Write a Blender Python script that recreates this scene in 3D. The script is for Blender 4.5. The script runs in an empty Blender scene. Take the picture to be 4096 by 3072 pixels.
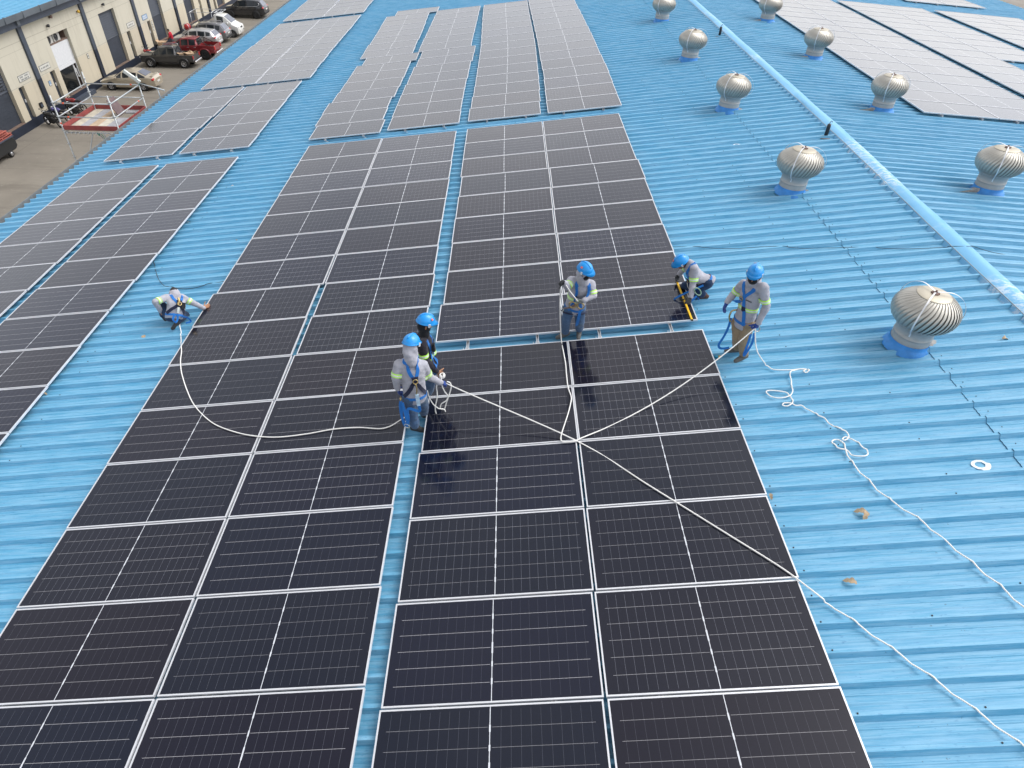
import bpy, bmesh, math, random
from mathutils import Vector, Matrix, Euler, noise
from mathutils.bvhtree import BVHTree
random.seed(7)
PI = math.pi
sc = bpy.context.scene
COL = sc.collection
TH = 0.1269962      # pitch of the near (left) roof slope
PH = math.radians(3.3)   # pitch of the far (right) roof slope
RX = 10.42          # distance from plane origin up the slope to the ridge
ML = Matrix(((math.cos(TH), 0, -math.sin(TH), 0), (0, 1, 0, 0), (math.sin(TH), 0, math.cos(TH), 0), (0, 0, 0, 1)))
APEX = ML @ Vector((RX, 0, 0))
MR = Matrix.Translation(APEX) @ Matrix(((math.cos(PH), 0, math.sin(PH), 0), (0, 1, 0, 0), (-math.sin(PH), 0, math.cos(PH), 0), (0, 0, 0, 1)))
PAN = -0.16         # roof sheet level below panel tops
GZ = -9.3           # ground level
WX = -31.3          # facade of the building opposite

# ---------------------------------------------------------------- materials
class NT:
    def __init__(s, name):
        s.m = bpy.data.materials.new(name); s.m.use_nodes = True
        s.t = s.m.node_tree; s.b = s.t.nodes['Principled BSDF']
    def n(s, typ, **kw):
        nd = s.t.nodes.new(typ)
        for k, v in kw.items(): setattr(nd, k, v)
        return nd
    def link(s, a, b): s.t.links.new(a, b)
    def val(s, x, sock):
        if isinstance(x, (int, float)): sock.default_value = x
        else: s.link(x, sock)
    def math(s, op, a, b=0.0, c=None):
        nd = s.n('ShaderNodeMath', operation=op)
        s.val(a, nd.inputs[0]); s.val(b, nd.inputs[1])
        if c is not None: s.val(c, nd.inputs[2])
        return nd.outputs[0]
    def mix(s, f, a, b, blend='MIX'):
        nd = s.n('ShaderNodeMix', data_type='RGBA', blend_type=blend)
        s.val(f, nd.inputs[0])
        for x, i in ((a, 6), (b, 7)):
            if isinstance(x, tuple): nd.inputs[i].default_value = (*x[:3], 1)
            else: s.link(x, nd.inputs[i])
        return nd.outputs[2]
    def coords(s, kind='Object', scale=(1, 1, 1), loc=(0, 0, 0)):
        tc = s.n('ShaderNodeTexCoord'); mp = s.n('ShaderNodeMapping')
        mp.inputs['Scale'].default_value = scale; mp.inputs['Location'].default_value = loc
        s.link(tc.outputs[kind], mp.inputs[0]); return mp.outputs[0]
    def noise(s, vec, scale, detail=3, rough=0.55):
        nd = s.n('ShaderNodeTexNoise'); nd.inputs['Scale'].default_value = scale
        nd.inputs['Detail'].default_value = detail; nd.inputs['Roughness'].default_value = rough
        s.link(vec, nd.inputs['Vector']); return nd.outputs['Fac']
    def ramp(s, fac, stops):
        nd = s.n('ShaderNodeValToRGB'); e = nd.color_ramp.elements
        while len(e) < len(stops): e.new(0.5)
        for el, (p, c) in zip(e, stops):
            el.position = p; el.color = (*c, 1) if isinstance(c, tuple) else (c, c, c, 1)
        s.link(fac, nd.inputs[0]); return nd.outputs[0]
    def bump(s, h, strength=0.3, dist=0.01):
        nd = s.n('ShaderNodeBump'); nd.inputs['Strength'].default_value = strength
        nd.inputs['Distance'].default_value = dist; s.link(h, nd.inputs['Height'])
        s.link(nd.outputs[0], s.b.inputs['Normal'])
    def base(s, c):
        if isinstance(c, tuple): s.b.inputs['Base Color'].default_value = (*c, 1)
        else: s.link(c, s.b.inputs['Base Color'])
    def set(s, rough=None, metal=None, spec=None, coat=None, ior=None):
        if rough is not None: s.val(rough, s.b.inputs['Roughness'])
        if metal is not None: s.val(metal, s.b.inputs['Metallic'])
        if spec is not None: s.b.inputs['Specular IOR Level'].default_value = spec
        if coat is not None:
            s.b.inputs['Coat Weight'].default_value = coat; s.b.inputs['Coat Roughness'].default_value = 0.05
        if ior is not None: s.b.inputs['IOR'].default_value = ior
        return s.m

def mat(name, col, rough=0.6, metal=0.0, var=0.12, vscale=6.0, spec=0.5, coat=0.0, bump=0.0, bscale=60.0, kind='Object'):
    """plain surface with a little uneven colour"""
    t = NT(name); v = t.coords(kind)
    f = t.noise(v, vscale, 4)
    c2 = tuple(min(1, x * (1 + var)) for x in col); c1 = tuple(x * (1 - var) for x in col)
    t.base(t.ramp(f, [(0.3, c1), (0.7, c2)]))
    if bump: t.bump(t.noise(v, bscale, 3), bump, 0.01)
    return t.set(rough, metal, spec, coat)

def roof_mat(name, tone=1.0):
    t = NT(name)
    v = t.coords('Object')
    st = t.noise(t.coords('Object', (0.55, 9, 9)), 3.0, 5, 0.65)       # long streaks down the slope
    st2 = t.noise(t.coords('Object', (1.6, 30, 30)), 2.0, 4, 0.7)
    blot = t.noise(v, 0.55, 4)
    sheet = t.n('ShaderNodeTexNoise', noise_dimensions='1D'); sheet.inputs['Scale'].default_value = 1.0
    sx = t.n('ShaderNodeSeparateXYZ'); t.link(v, sx.inputs[0])
    t.link(t.math('FLOOR', t.math('DIVIDE', sx.outputs[1], 0.999)), sheet.inputs['W'])
    c = t.mix(t.math('MULTIPLY', blot, 0.9), (0.075 * tone, 0.300 * tone, 0.475 * tone), (0.110 * tone, 0.370 * tone, 0.540 * tone))
    c = t.mix(t.ramp(st, [(0.42, 0.0), (0.64, 0.62)]), c, (0.29, 0.52, 0.66))
    c = t.mix(t.ramp(st2, [(0.46, 0.0), (0.68, 0.50)]), c, (0.22, 0.47, 0.65))
    c = t.mix(t.ramp(sheet.outputs['Fac'], [(0.35, 0.0), (0.65, 0.22)]), c, (0.06, 0.24, 0.50))
    d = t.noise(t.coords('Object', (4, 14, 14)), 2.2, 5, 0.75)
    c = t.mix(t.ramp(d, [(0.58, 0.0), (0.70, 0.65)]), c, (0.045, 0.19, 0.37))
    sp = t.noise(v, 22.0, 2)
    c = t.mix(t.ramp(sp, [(0.74, 0.0), (0.78, 0.6)]), c, (0.05, 0.09, 0.13))
    t.base(c)
    t.bump(t.noise(t.coords('Object', (1, 5, 5)), 3.0, 3), 0.15, 0.03)
    return t.set(t.ramp(st, [(0.3, 0.38), (0.7, 0.55)]), spec=0.4)

M = {}
M['roof'] = roof_mat('blue_painted_sheet')
M['roof_far'] = roof_mat('blue_painted_sheet_far', 0.93)
M['lap'] = mat('sheet_edge_dark', (0.05, 0.13, 0.22), 0.7)  # turned-down end of the upper sheet, coloured darker than its face
def ridge_mat():
    t = NT('ridge_blue'); v = t.coords('Object')
    n1 = t.noise(t.coords('Object', (3, 6, 3)), 1.6, 6, 0.75)
    band = t.noise(t.coords('Object', (0.15, 0.55, 0.2)), 1.0, 2)
    w = t.math('MULTIPLY', t.ramp(n1, [(0.47, 0.0), (0.57, 0.8)]), t.ramp(band, [(0.48, 0.0), (0.64, 0.9)]))
    c = t.mix(t.noise(v, 2.0, 4), (0.10, 0.34, 0.58), (0.17, 0.44, 0.66))
    t.base(t.mix(w, c, (0.56, 0.64, 0.70)))
    return t.set(0.5)
M['ridge'] = ridge_mat()
M['alu'] = mat('aluminium_frame', (0.68, 0.69, 0.71), 0.38, 0.35, 0.04)
M['rail'] = mat('rail_aluminium', (0.62, 0.64, 0.66), 0.35, 0.6, 0.06)

PW, PHT = 2.384, 1.247
def cells_mat():
    t = NT('solar_cells')
    tc = t.n('ShaderNodeTexCoord'); sx = t.n('ShaderNodeSeparateXYZ'); t.link(tc.outputs['UV'], sx.inputs[0])
    u, v = sx.outputs[0], sx.outputs[1]
    oi = t.n('ShaderNodeObjectInfo'); rnd = oi.outputs['Random']
    rnd2 = t.math('FRACT', t.math('MULTIPLY', rnd, 17.31)); rnd3 = t.math('FRACT', t.math('MULTIPLY', rnd, 57.77))
    base = t.mix(t.ramp(rnd, [(0.2, 0.0), (0.8, 1.0)]), (0.0045, 0.0070, 0.0165), (0.0070, 0.0065, 0.0140))
    base = t.mix(t.ramp(rnd2, [(0.72, 0.0), (0.95, 0.8)]), base, (0.0040, 0.0065, 0.0200))
    # cell to cell difference
    ch = (PHT - 0.05) / 6.0; cw = (PW / 2 - 0.045) / 11.0
    ud = t.math('ABSOLUTE', t.math('SUBTRACT', u, PW / 2))
    vi = t.math('DIVIDE', t.math('SUBTRACT', v, 0.025), ch); ui = t.math('DIVIDE', t.math('SUBTRACT', ud, 0.012), cw)
    # long lines between cell rows
    def near(x, w):   # distance to nearest whole number, as a soft line
        fr = t.math('FRACT', x); d = t.math('MINIMUM', fr, t.math('SUBTRACT', 1.0, fr))
        return t.math('LESS_THAN', d, w)
    inv = t.math('MULTIPLY', t.math('GREATER_THAN', vi, 0.5), t.math('LESS_THAN', vi, 5.5))
    inu = t.math('MULTIPLY', t.math('GREATER_THAN', ud, 0.022), t.math('LESS_THAN', ud, PW / 2 - 0.10))
    lv = t.math('MULTIPLY', t.math('MULTIPLY', near(vi, 0.0095), inv), inu)
    inu2 = t.math('MULTIPLY', t.math('GREATER_THAN', ui, 0.5), t.math('LESS_THAN', ui, 10.5))
    inv2 = t.math('MULTIPLY', t.math('GREATER_THAN', vi, 0.12), t.math('LESS_THAN', vi, 5.88))
    lu = t.math('MULTIPLY', t.math('MULTIPLY', near(ui, 0.0115), inu2), inv2)
    ctr = t.math('LESS_THAN', ud, 0.0042)
    # thick ribbon pieces on the centre line
    dash = 0.0
    for vc, hw in ((0.235, 0.035), (0.62, 0.065), (1.01, 0.035), (0.82, 0.03), (0.43, 0.03)):
        q = t.math('LESS_THAN', t.math('ABSOLUTE', t.math('SUBTRACT', v, vc)), hw)
        dash = q if isinstance(dash, float) else t.math('MAXIMUM', dash, q)
    ctr = t.math('MAXIMUM', ctr, t.math('MULTIPLY', dash, t.math('LESS_THAN', ud, 0.0085)))
    kv = t.math('ADD', 0.30, t.math('MULTIPLY', rnd2, 0.45)); ku = t.math('ADD', 0.10, t.math('MULTIPLY', rnd3, 0.34))
    c = t.mix(t.math('MULTIPLY', lu, ku), base, (0.42, 0.44, 0.50))
    c = t.mix(t.math('MULTIPLY', lv, kv), c, (0.55, 0.54, 0.54))
    c = t.mix(ctr, c, (0.60, 0.62, 0.65))
    # dust settled on the glass, uneven from module to module
    dn = t.noise(t.coords('Object', (0.8, 0.8, 0.8)), 2.5, 4)
    dust = t.math('MULTIPLY', t.ramp(dn, [(0.3, 0.2), (0.75, 1.0)]), t.math('ADD', 0.002, t.math('MULTIPLY', rnd3, 0.006)))
    c = t.mix(dust, c, (0.42, 0.38, 0.34))
    t.base(c)
    return t.set(0.12, 0.0, 0.5, ior=1.5)
M['cells'] = cells_mat()

M['galv'] = None
def galv_mat(name, c1, c2, rust=0.0, metal=0.75, rough=0.42):
    t = NT(name); v = t.coords('Object')
    c = t.mix(t.noise(v, 5.0, 5, 0.7), c1, c2)
    r = t.noise(t.coords('Object', (3, 3, 9)), 2.2, 5, 0.7)
    c = t.mix(t.ramp(r, [(0.60, 0.0), (0.72, rust)]), c, (0.28, 0.13, 0.05))
    t.base(c); return t.set(rough, metal)
M['galv'] = galv_mat('galvanised_collar', (0.30, 0.31, 0.31), (0.46, 0.46, 0.44), 0.5, 0.3, 0.55)
M['vane'] = galv_mat('turbine_vane', (0.40, 0.385, 0.345), (0.52, 0.495, 0.435), 0.12, 0.6, 0.42)
M['vtop'] = galv_mat('turbine_top', (0.40, 0.36, 0.28), (0.50, 0.46, 0.37), 0.3, 0.45, 0.5)
M['vdark'] = mat('vent_inside', (0.03, 0.03, 0.03), 0.9)
M['strap'] = mat('vent_strap', (0.74, 0.75, 0.76), 0.35, 0.4, 0.05)
M['skirt'] = mat('blue_sealant', (0.04, 0.24, 0.60), 0.55, 0, 0.15, 5)
M['plank'] = mat('weathered_flap', (0.30, 0.29, 0.27), 0.8, 0, 0.3, 8)
M['dark'] = mat('dark_steel', (0.03, 0.032, 0.036), 0.5, 0.2)
M['rust'] = mat('rusty_plate', (0.20, 0.13, 0.11), 0.8, 0, 0.3, 9)

# ---------------------------------------------------------------- mesh helpers
class MB:
    def __init__(s): s.v = []; s.f = []; s.mi = []; s.cur = 0; s.sm = False; s.smf = []
    def add(s, vs, fs, smooth=None):
        o = len(s.v); s.v += [tuple(x) for x in vs]
        for f in fs: s.f.append([i + o for i in f]); s.mi.append(s.cur); s.smf.append(s.sm if smooth is None else smooth)
    def box(s, a, b, mtx=None):
        x0, y0, z0 = a; x1, y1, z1 = b
        vs = [Vector(p) for p in ((x0, y0, z0), (x1, y0, z0), (x1, y1, z0), (x0, y1, z0), (x0, y0, z1), (x1, y0, z1), (x1, y1, z1), (x0, y1, z1))]
        if mtx: vs = [mtx @ v for v in vs]
        s.add(vs, [(3, 2, 1, 0), (4, 5, 6, 7), (0, 1, 5, 4), (1, 2, 6, 5), (2, 3, 7, 6), (3, 0, 4, 7)], False)
    def bar(s, p, q, w, h=None, up=(0, 0, 1)):
        p = Vector(p); q = Vector(q); h = h or w; d = (q - p); L = d.length; d.normalize(); u = Vector(up)
        if abs(d.dot(u)) > 0.99: u = Vector((1, 0, 0))
        x = d.cross(u).normalized(); z = x.cross(d)
        m = Matrix((x, d, z)).transposed().to_4x4(); m.translation = p
        s.box((-w / 2, 0, -h / 2), (w / 2, L, h / 2), m)
    def tube(s, pts, r, n=8, cap=True, closed=False):
        pts = [Vector(p) for p in pts]; k = len(pts)
        rs = r if isinstance(r, (list, tuple)) else [r] * k
        vs = []; prev = None
        for i, p in enumerate(pts):
            a = pts[i - 1] if (i > 0 or closed) else pts[i]; b = pts[(i + 1) % k] if (i < k - 1 or closed) else pts[i]
            d = (b - a)
            if d.length < 1e-9: d = Vector((0, 0, 1))
            d.normalize()
            if prev is None:
                u = Vector((0, 0, 1)) if abs(d.z) < 0.9 else Vector((1, 0, 0))
                x = d.cross(u).normalized()
            else:
                x = (prev - d * prev.dot(d))
                x = x.normalized() if x.length > 1e-6 else d.orthogonal().normalized()
            prev = x; y = d.cross(x)
            for j in range(n):
                an = 2 * PI * j / n; vs.append(p + (x * math.cos(an) + y * math.sin(an)) * rs[i])
        fs = []
        for i in range(k if closed else k - 1):
            i2 = (i + 1) % k
            for j in range(n):
                j2 = (j + 1) % n; fs.append((i * n + j, i * n + j2, i2 * n + j2, i2 * n + j))
        if cap and not closed:
            fs.append(tuple(range(n - 1, -1, -1))); fs.append(tuple((k - 1) * n + j for j in range(n)))
        s.add(vs, fs, True)
    def lathe(s, prof, n=24, c=(0, 0, 0), axis='z', cap=True):
        c = Vector(c); vs = []
        for r, z in prof:
            for j in range(n):
                a = 2 * PI * j / n
                if axis == 'z': vs.append(c + Vector((r * math.cos(a), r * math.sin(a), z)))
                elif axis == 'y': vs.append(c + Vector((r * math.cos(a), z, -r * math.sin(a))))
                else: vs.append(c + Vector((z, r * math.cos(a), r * math.sin(a))))
        fs = []; k = len(prof)
        for i in range(k - 1):
            for j in range(n):
                j2 = (j + 1) % n; fs.append((i * n + j, i * n + j2, (i + 1) * n + j2, (i + 1) * n + j))
        if cap:
            if prof[0][0] > 1e-6: fs.append(tuple(range(n - 1, -1, -1)))
            if prof[-1][0] > 1e-6: fs.append(tuple((k - 1) * n + j for j in range(n)))
        s.add(vs, fs, True)
    def ball(s, c, r, n=10, sc_=(1, 1, 1)):
        prof = [(r * math.sin(PI * i / n), -r * math.cos(PI * i / n)) for i in range(n + 1)]
        o = len(s.v); s.lathe(prof, n * 2, (0, 0, 0), cap=False)
        for i in range(o, len(s.v)):
            x, y, z = s.v[i]; s.v[i] = (c[0] + x * sc_[0], c[1] + y * sc_[1], c[2] + z * sc_[2])
    def prism(s, poly, a, b, plane='xz'):
        """extrude a 2D polygon between a and b along the third axis"""
        n = len(poly)
        def P(u, w, t): return {'xz': (u, t, w), 'yz': (t, u, w), 'xy': (u, w, t)}[plane]
        vs = [P(u, w, a) for u, w in poly] + [P(u, w, b) for u, w in poly]
        fs = [tuple(range(n)), tuple(range(2 * n - 1, n - 1, -1))] + [(i, i + n, (i + 1) % n + n, (i + 1) % n) for i in range(n)]
        s.add(vs, fs, False)
    def build(s, name, mats, parent=None, mtx=None, bevel=0.0, fix=True, auto=None):
        me = bpy.data.meshes.new(name); me.from_pydata(s.v, [], s.f)
        mats = mats if isinstance(mats, (list, tuple)) else [mats]
        for m in mats: me.materials.append(m)
        me.polygons.foreach_set('material_index', s.mi); me.polygons.foreach_set('use_smooth', s.smf)
        if fix:
            bm = bmesh.new(); bm.from_mesh(me)
            bmesh.ops.remove_doubles(bm, verts=bm.verts, dist=1e-5)
            if bevel:
                bmesh.ops.recalc_face_normals(bm, faces=bm.faces)
                bmesh.ops.bevel(bm, geom=[e for e in bm.edges if len(e.link_faces) == 2 and e.calc_face_angle(0) > 0.5], offset=bevel, segments=1, affect='EDGES', clamp_overlap=True)
            bmesh.ops.recalc_face_normals(bm, faces=bm.faces); bm.to_mesh(me); bm.free()
        me.update()
        return link(name, me, parent, mtx)

def link(name, me, parent=None, mtx=None):
    o = bpy.data.objects.new(name, me); COL.objects.link(o)
    if parent: o.parent = parent
    if mtx is not None: o.matrix_local = mtx if isinstance(mtx, Matrix) else Matrix.Translation(mtx)
    return o
def tag(o, label=None, cat=None, group=None, kind=None):
    if label: o['label'] = label
    if cat: o['category'] = cat
    if group: o['group'] = group
    if kind: o['kind'] = kind
    return o
def thing(name, label, cat, mtx=None, group=None):
    o = link(name, None, None, mtx); o.empty_display_size = 0.2
    return tag(o, label, cat, group)
def copy_tree(o, parent=None):
    c = o.copy(); COL.objects.link(c)
    if parent: c.parent = parent; c.matrix_parent_inverse = o.matrix_parent_inverse
    for ch in list(o.children): copy_tree(ch, c)
    return c
def T(x, y, z): return Matrix.Translation((x, y, z))
def RZ(a): return Matrix.Rotation(a, 4, 'Z')
def smooth_path(pts, k=6):
    pts = [Vector(p) for p in pts]; out = []; n = len(pts)
    for i in range(n - 1):
        p0 = pts[max(i - 1, 0)]; p1 = pts[i]; p2 = pts[i + 1]; p3 = pts[min(i + 2, n - 1)]
        for j in range(k):
            t = j / k
            out.append(0.5 * ((2 * p1) + (p2 - p0) * t + (2 * p0 - 5 * p1 + 4 * p2 - p3) * t * t + (3 * p1 - p0 - 3 * p2 + p3) * t ** 3))
    out.append(pts[-1]); return out
ORD = ['', 'nearest', 'second', 'third', 'fourth', 'fifth', 'sixth', 'seventh', 'eighth', 'ninth', 'tenth', 'eleventh', 'twelfth', 'thirteenth', 'fourteenth', 'fifteenth', 'sixteenth', 'seventeenth']
EXPO = 0.85
# ---------------------------------------------------------------- the roof we stand on
RIB = 0.3335
def corrugated(x0, x1, y0, y1, z, nseg, wob, phase=0.0, drop=0.0, seed=0):
    """ribbed metal sheet; ribs run along x"""
    prof = [(0.0, 0), (0.034, 0.072), (0.078, 0.072), (0.108, 0), (0.165, 0), (0.185, 0.007), (0.197, 0.007), (0.207, 0), (0.255, 0), (0.265, 0.007), (0.277, 0.007), (0.287, 0)]
    ys = []
    k = math.floor((y0 - phase) / RIB)
    while k * RIB + phase < y1:
        for a, h in prof:
            y = k * RIB + phase + a
            if y0 <= y <= y1: ys.append((y, h))
        k += 1
    xs = [x0 + (x1 - x0) * i / nseg for i in range(nseg + 1)]
    vs = []; fs = []; n = len(ys)
    for i, x in enumerate(xs):
        for y, h in ys:
            w = noise.noise(Vector((x * 0.35 + seed, math.floor(y / RIB) * 3.7, seed))) * wob
            w2 = noise.noise(Vector((x * 0.5 + seed, y * 0.8, seed + 9))) * wob
            vs.append((x, y + w * 2.2 * (h > 0.01), z + h * (1 + 3 * w * (h > 0.01)) + w2 * 0.8))
    for i in range(nseg):
        for j in range(n - 1): fs.append((i * n + j, (i + 1) * n + j, (i + 1) * n + j + 1, i * n + j + 1))
    m = MB(); m.add(vs, fs, False)
    if drop:   # turned-down end of the sheet
        e = [(x0, vs[j][1], vs[j][2]) for j in range(n)]; d = [(x0 - 0.002, vs[j][1], vs[j][2] - drop) for j in range(n)]
        m.cur = 1; m.add(e + d, [(j, j + 1, n + j + 1, n + j) for j in range(n - 1)], False)
    return m
Y0, Y1 = -13.0, 58.0
wh = thing('warehouse', 'large warehouse under a ribbed blue metal roof carrying the solar panels', 'building')
low = corrugated(-13.45, 8.32, Y0, Y1, PAN, 14, 0.004, 0.02).build('roof', M['roof'], wh, ML)
upp = corrugated(8.27, 10.41, Y0, Y1, PAN + 0.012, 3, 0.004, 0.02, drop=0.016, seed=4).build('roof', [M['roof'], M['lap']], wh, ML)
far = corrugated(0.02, 22.5, Y0, Y1, PAN, 16, 0.011, 0.14, seed=8).build('roof', M['roof_far'], wh, MR)
far['label'] = 'duller right hand slope with dented wavy ribs'
# ridge capping with its notched edge
m = MB()
ZL = PAN + 0.082
def rc(y):
    t = min(max(y / 10.0, 0), 1); return RX - 0.09 + 0.13 * t * t * (3 - 2 * t)
n = 142; vs = []; fs = []
prof = [-0.215, -0.20, -0.02, 0.03, 0.20, 0.215]
def roof_pt(x, y, h):     # a point h above the sheets, on whichever slope x falls
    return ML @ Vector((x, y, PAN + h)) if x < RX else MR @ Vector((x - RX, y, PAN + h))
for i in range(n + 1):
    y = Y0 + (Y1 - Y0) * i / n; c = rc(y)
    for k, (d, h) in enumerate(zip(prof, (0.078, 0.088, 0.112, 0.112, 0.080, 0.068))):
        vs.append(roof_pt(c + d + 0.018 * noise.noise(Vector((0.5 * y, k, 1))) * (1 + (k > 3)), y, h + 0.010 * noise.noise(Vector((y * 0.7, k * 3, 2)))))
k = len(prof)
for i in range(n):
    for j in range(k - 1): fs.append((i * k + j, (i + 1) * k + j, (i + 1) * k + j + 1, i * k + j + 1))
m = MB(); m.add(vs, fs, True)
y = 0.02 + math.floor(Y0 / RIB) * RIB
while y < Y1:    # tabs turned down between the ribs
    a, b = y + 0.106, y + RIB - 0.004; c = rc(y) - 0.205
    q = [(c, a - 0.02, PAN + 0.084), (c, b + 0.02, PAN + 0.084), (c - 0.055, b, PAN + 0.014), (c - 0.055, a, PAN + 0.014)]
    m.add([ML @ Vector(p) for p in q], [(0, 1, 2, 3)], False)
    y += RIB
m.build('ridge_cap', M['ridge'], wh, fix=False)
m = MB()   # bead of grey sealant along the capping
m.tube([ML @ Vector((rc(Y0 + i * 0.5) - 0.195, Y0 + i * 0.5, PAN + 0.094 + 0.003 * math.sin(i * 1.7))) for i in range(int((Y1 - Y0) / 0.5))], 0.006, 5)
m.build('sealant_bead', M['galv'], wh)
# eaves gutter, walls, gable edge
M['gutter'] = mat('gutter_grey', (0.16, 0.18, 0.19), 0.6, 0.2, 0.2)
M['hwall'] = mat('rendered_wall', (0.42, 0.40, 0.34), 0.85)
m = MB()
e = ML @ Vector((-13.45, 0, PAN)); ex, ez = e.x, e.z
gp = [(ex + 0.12, ez - 0.02), (ex + 0.12, ez - 0.22), (ex - 0.26, ez - 0.22), (ex - 0.30, ez - 0.02), (ex - 0.275, ez - 0.02), (ex - 0.24, ez - 0.2), (ex + 0.10, ez - 0.2), (ex + 0.10, ez - 0.02)]
m.prism(gp, Y0, Y1); m.build('gutter', M['gutter'], wh)
m = MB()
r = MR @ Vector((22.3, 0, PAN)); ap = MR @ Vector((0, 0, PAN - 0.03))
m.prism([(ex + 0.5, GZ), (r.x, GZ), (r.x, r.z - 0.05), (ap.x, ap.z), (ex + 0.5, ez + 0.02)], Y0 + 0.3, Y0 + 0.5)
m.prism([(ex + 0.5, GZ), (r.x, GZ), (r.x, r.z - 0.05), (ap.x, ap.z), (ex + 0.5, ez + 0.02)], Y1 - 0.5, Y1 - 0.3)
m.box((ex + 0.3, Y0 + 0.3, GZ), (ex + 0.5, Y1 - 0.3, ez - 0.03)); m.box((r.x, Y0 + 0.3, GZ), (r.x + 0.2, Y1 - 0.3, r.z - 0.05))
m.build('wall', M['hwall'], wh)
# roof screws down the lap and along purlin lines
m = MB()
for xl in (8.42,):
    y = 0.02 + 0.22
    k = math.floor(Y0 / RIB)
    while k * RIB < 32:
        yy = 0.02 + k * RIB + 0.23
        m.lathe([(0.008, PAN + 0.012), (0.008, PAN + 0.018), (0.0, PAN + 0.022)], 6, (xl + random.uniform(-.02, .02), yy, 0)); k += 1
for xl in (6.1, 4.9, 1.6, 7.2, -7.0, -8.3):
    k = math.floor(Y0 / RIB)
    while k * RIB < 32:
        yy = 0.02 + k * RIB + 0.06
        if random.random() < 0.5: m.lathe([(0.010, PAN + 0.072), (0.010, PAN + 0.079), (0.0, PAN + 0.083)], 6, (xl + random.uniform(-.03, .03), yy, 0))
        k += 1
tag(m.build('roof_screws', M['dark'], wh, ML), kind='stuff')

# ---------------------------------------------------------------- solar panels
def panel_proto():
    root = thing('solar_panel', 'x', 'solar panel')
    w, h, l, t = PW, PHT, 0.018, 0.035
    m = MB()
    o = [(0, 0), (w, 0), (w, h), (0, h)]; i = [(l, l), (w - l, l), (w - l, h - l), (l, h - l)]
    vs = [(x, y, 0) for x, y in o] + [(x, y, 0) for x, y in i] + [(x, y, -t) for x, y in o] + [(x, y, -0.006) for x, y in i] + [(x, y, -t) for x, y in i]
    fs = []
    for a in range(4):
        b = (a + 1) % 4
        fs += [(a, b, b + 4, a + 4), (a + 8, b + 8, b, a), (a + 4, b + 4, b + 12, a + 12), (a + 8, a + 16, b + 16, b + 8)]
    m.add(vs, fs, False)
    fr = m.build('frame', M['alu'], root, fix=False)
    me = bpy.data.meshes.new('cells')
    e = 0.004
    P_ = [(l - e, l - e), (w - l + e, l - e), (w - l + e, h - l + e), (l - e, h - l + e)]
    me.from_pydata([(x, y, -0.006) for x, y in P_] + [(x, y, -0.014) for x, y in P_], [], [(0, 1, 2, 3), (7, 6, 5, 4), (0, 4, 5, 1), (1, 5, 6, 2), (2, 6, 7, 3), (3, 7, 4, 0)])
    uv = me.uv_layers.new(name='UVMap')
    for lp in me.loops:
        c = me.vertices[lp.vertex_index].co; uv.data[lp.index].uv = (c.x, c.y)
    me.materials.append(M['cells']); link('cells', me, root)
    return root
PROTO = panel_proto(); first = [True]
def place_panel(mtx, label, group):
    if first[0]: o = PROTO; first[0] = False
    else: o = copy_tree(PROTO)
    # panels were fixed by hand: a hair of twist and tilt each
    j = Matrix.Rotation(random.uniform(-.0016, .0016), 4, 'Z') @ Matrix.Rotation(random.uniform(-.0022, .0022), 4, 'X') @ Matrix.Rotation(random.uniform(-.0016, .0016), 4, 'Y')
    o.matrix_local = mtx @ j
    o['label'] = label; o['group'] = group
def rail_proto():
    root = thing('mounting_rail', 'x', 'mounting rail'); return root
PIT = 1.269
def column(M_, xs, ynear, block, side, rails=True):
    """xs: left edge of each panel from the near end; ynear: near edge of the first"""
    n = len(xs)
    for r, x in enumerate(xs):
        y = ynear + r * PIT + 0.011
        lab = '%s solar panel from the near end, %s column, %s' % (ORD[r + 1], side, block) if r else 'solar panel at the near end, %s column, %s' % (side, block)
        place_panel(M_ @ T(x, y, random.uniform(-.003, .003)), lab, 'solar panels of the ' + block)
    xm = sum(xs) / n
    for nm, fx in (('left', 0.55), ('right', 1.83)):
        root = thing('mounting_rail', 'silver rail under %s half, %s column, %s' % (nm, side, block), 'mounting rail', M_ @ T(xm + fx, ynear - (0.25 if block.startswith('second centre') else 0.09), 0), 'mounting rails of the ' + block)
        m = MB(); L = n * PIT + (0.36 if block.startswith('second centre') else 0.18)
        for s in (-1, 1): m.box((s * 0.02 - 0.004, 0, -0.078), (s * 0.02 + 0.004, L, -0.037))
        m.box((-0.024, 0, -0.086), (0.024, L, -0.078))
        m.build('rail', M['rail'], root)
        foot = None
        k = 0
        while 0.04 + k * 2 * RIB * 2 < L:
            y = min(0.05 + k * 2 * RIB * 2, L - 0.04)
            if foot is None:
                f = MB(); f.box((0.026, -0.025, PAN + 0.03), (0.034, 0.025, -0.05)); f.box((0.026, -0.025, PAN + 0.03), (0.085, 0.025, PAN + 0.037)); f.lathe([(0.01, PAN + 0.037), (0.01, PAN + 0.05)], 6, (0.06, 0, 0))
                foot = f.build('foot', M['rail'], root, T(0, y, 0))
            else:
                c = foot.copy(); COL.objects.link(c); c.parent = root; c.matrix_local = T(0, y, 0)
            k += 1
P = PIT
column(ML, [-0.03, -0.02, 0.0, 0.0, 0.03, 0.04], 0.0 - 6 * P, 'front centre block', 'left')
column(ML, [2.40, 2.39, 2.41, 2.42, 2.42, 2.43], 0.0 - 6 * P, 'front centre block', 'right')
column(ML, [0.01, 0.06, 0.07, 0.06, 0.07, 0.09, 0.055, 0.055, 0.06], 11.70 - 9 * P, 'second centre block', 'left')
column(ML, [2.41, 2.465, 2.475, 2.465, 2.475, 2.495, 2.46, 2.46, 2.465], 11.70 - 9 * P, 'second centre block', 'right')
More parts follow.
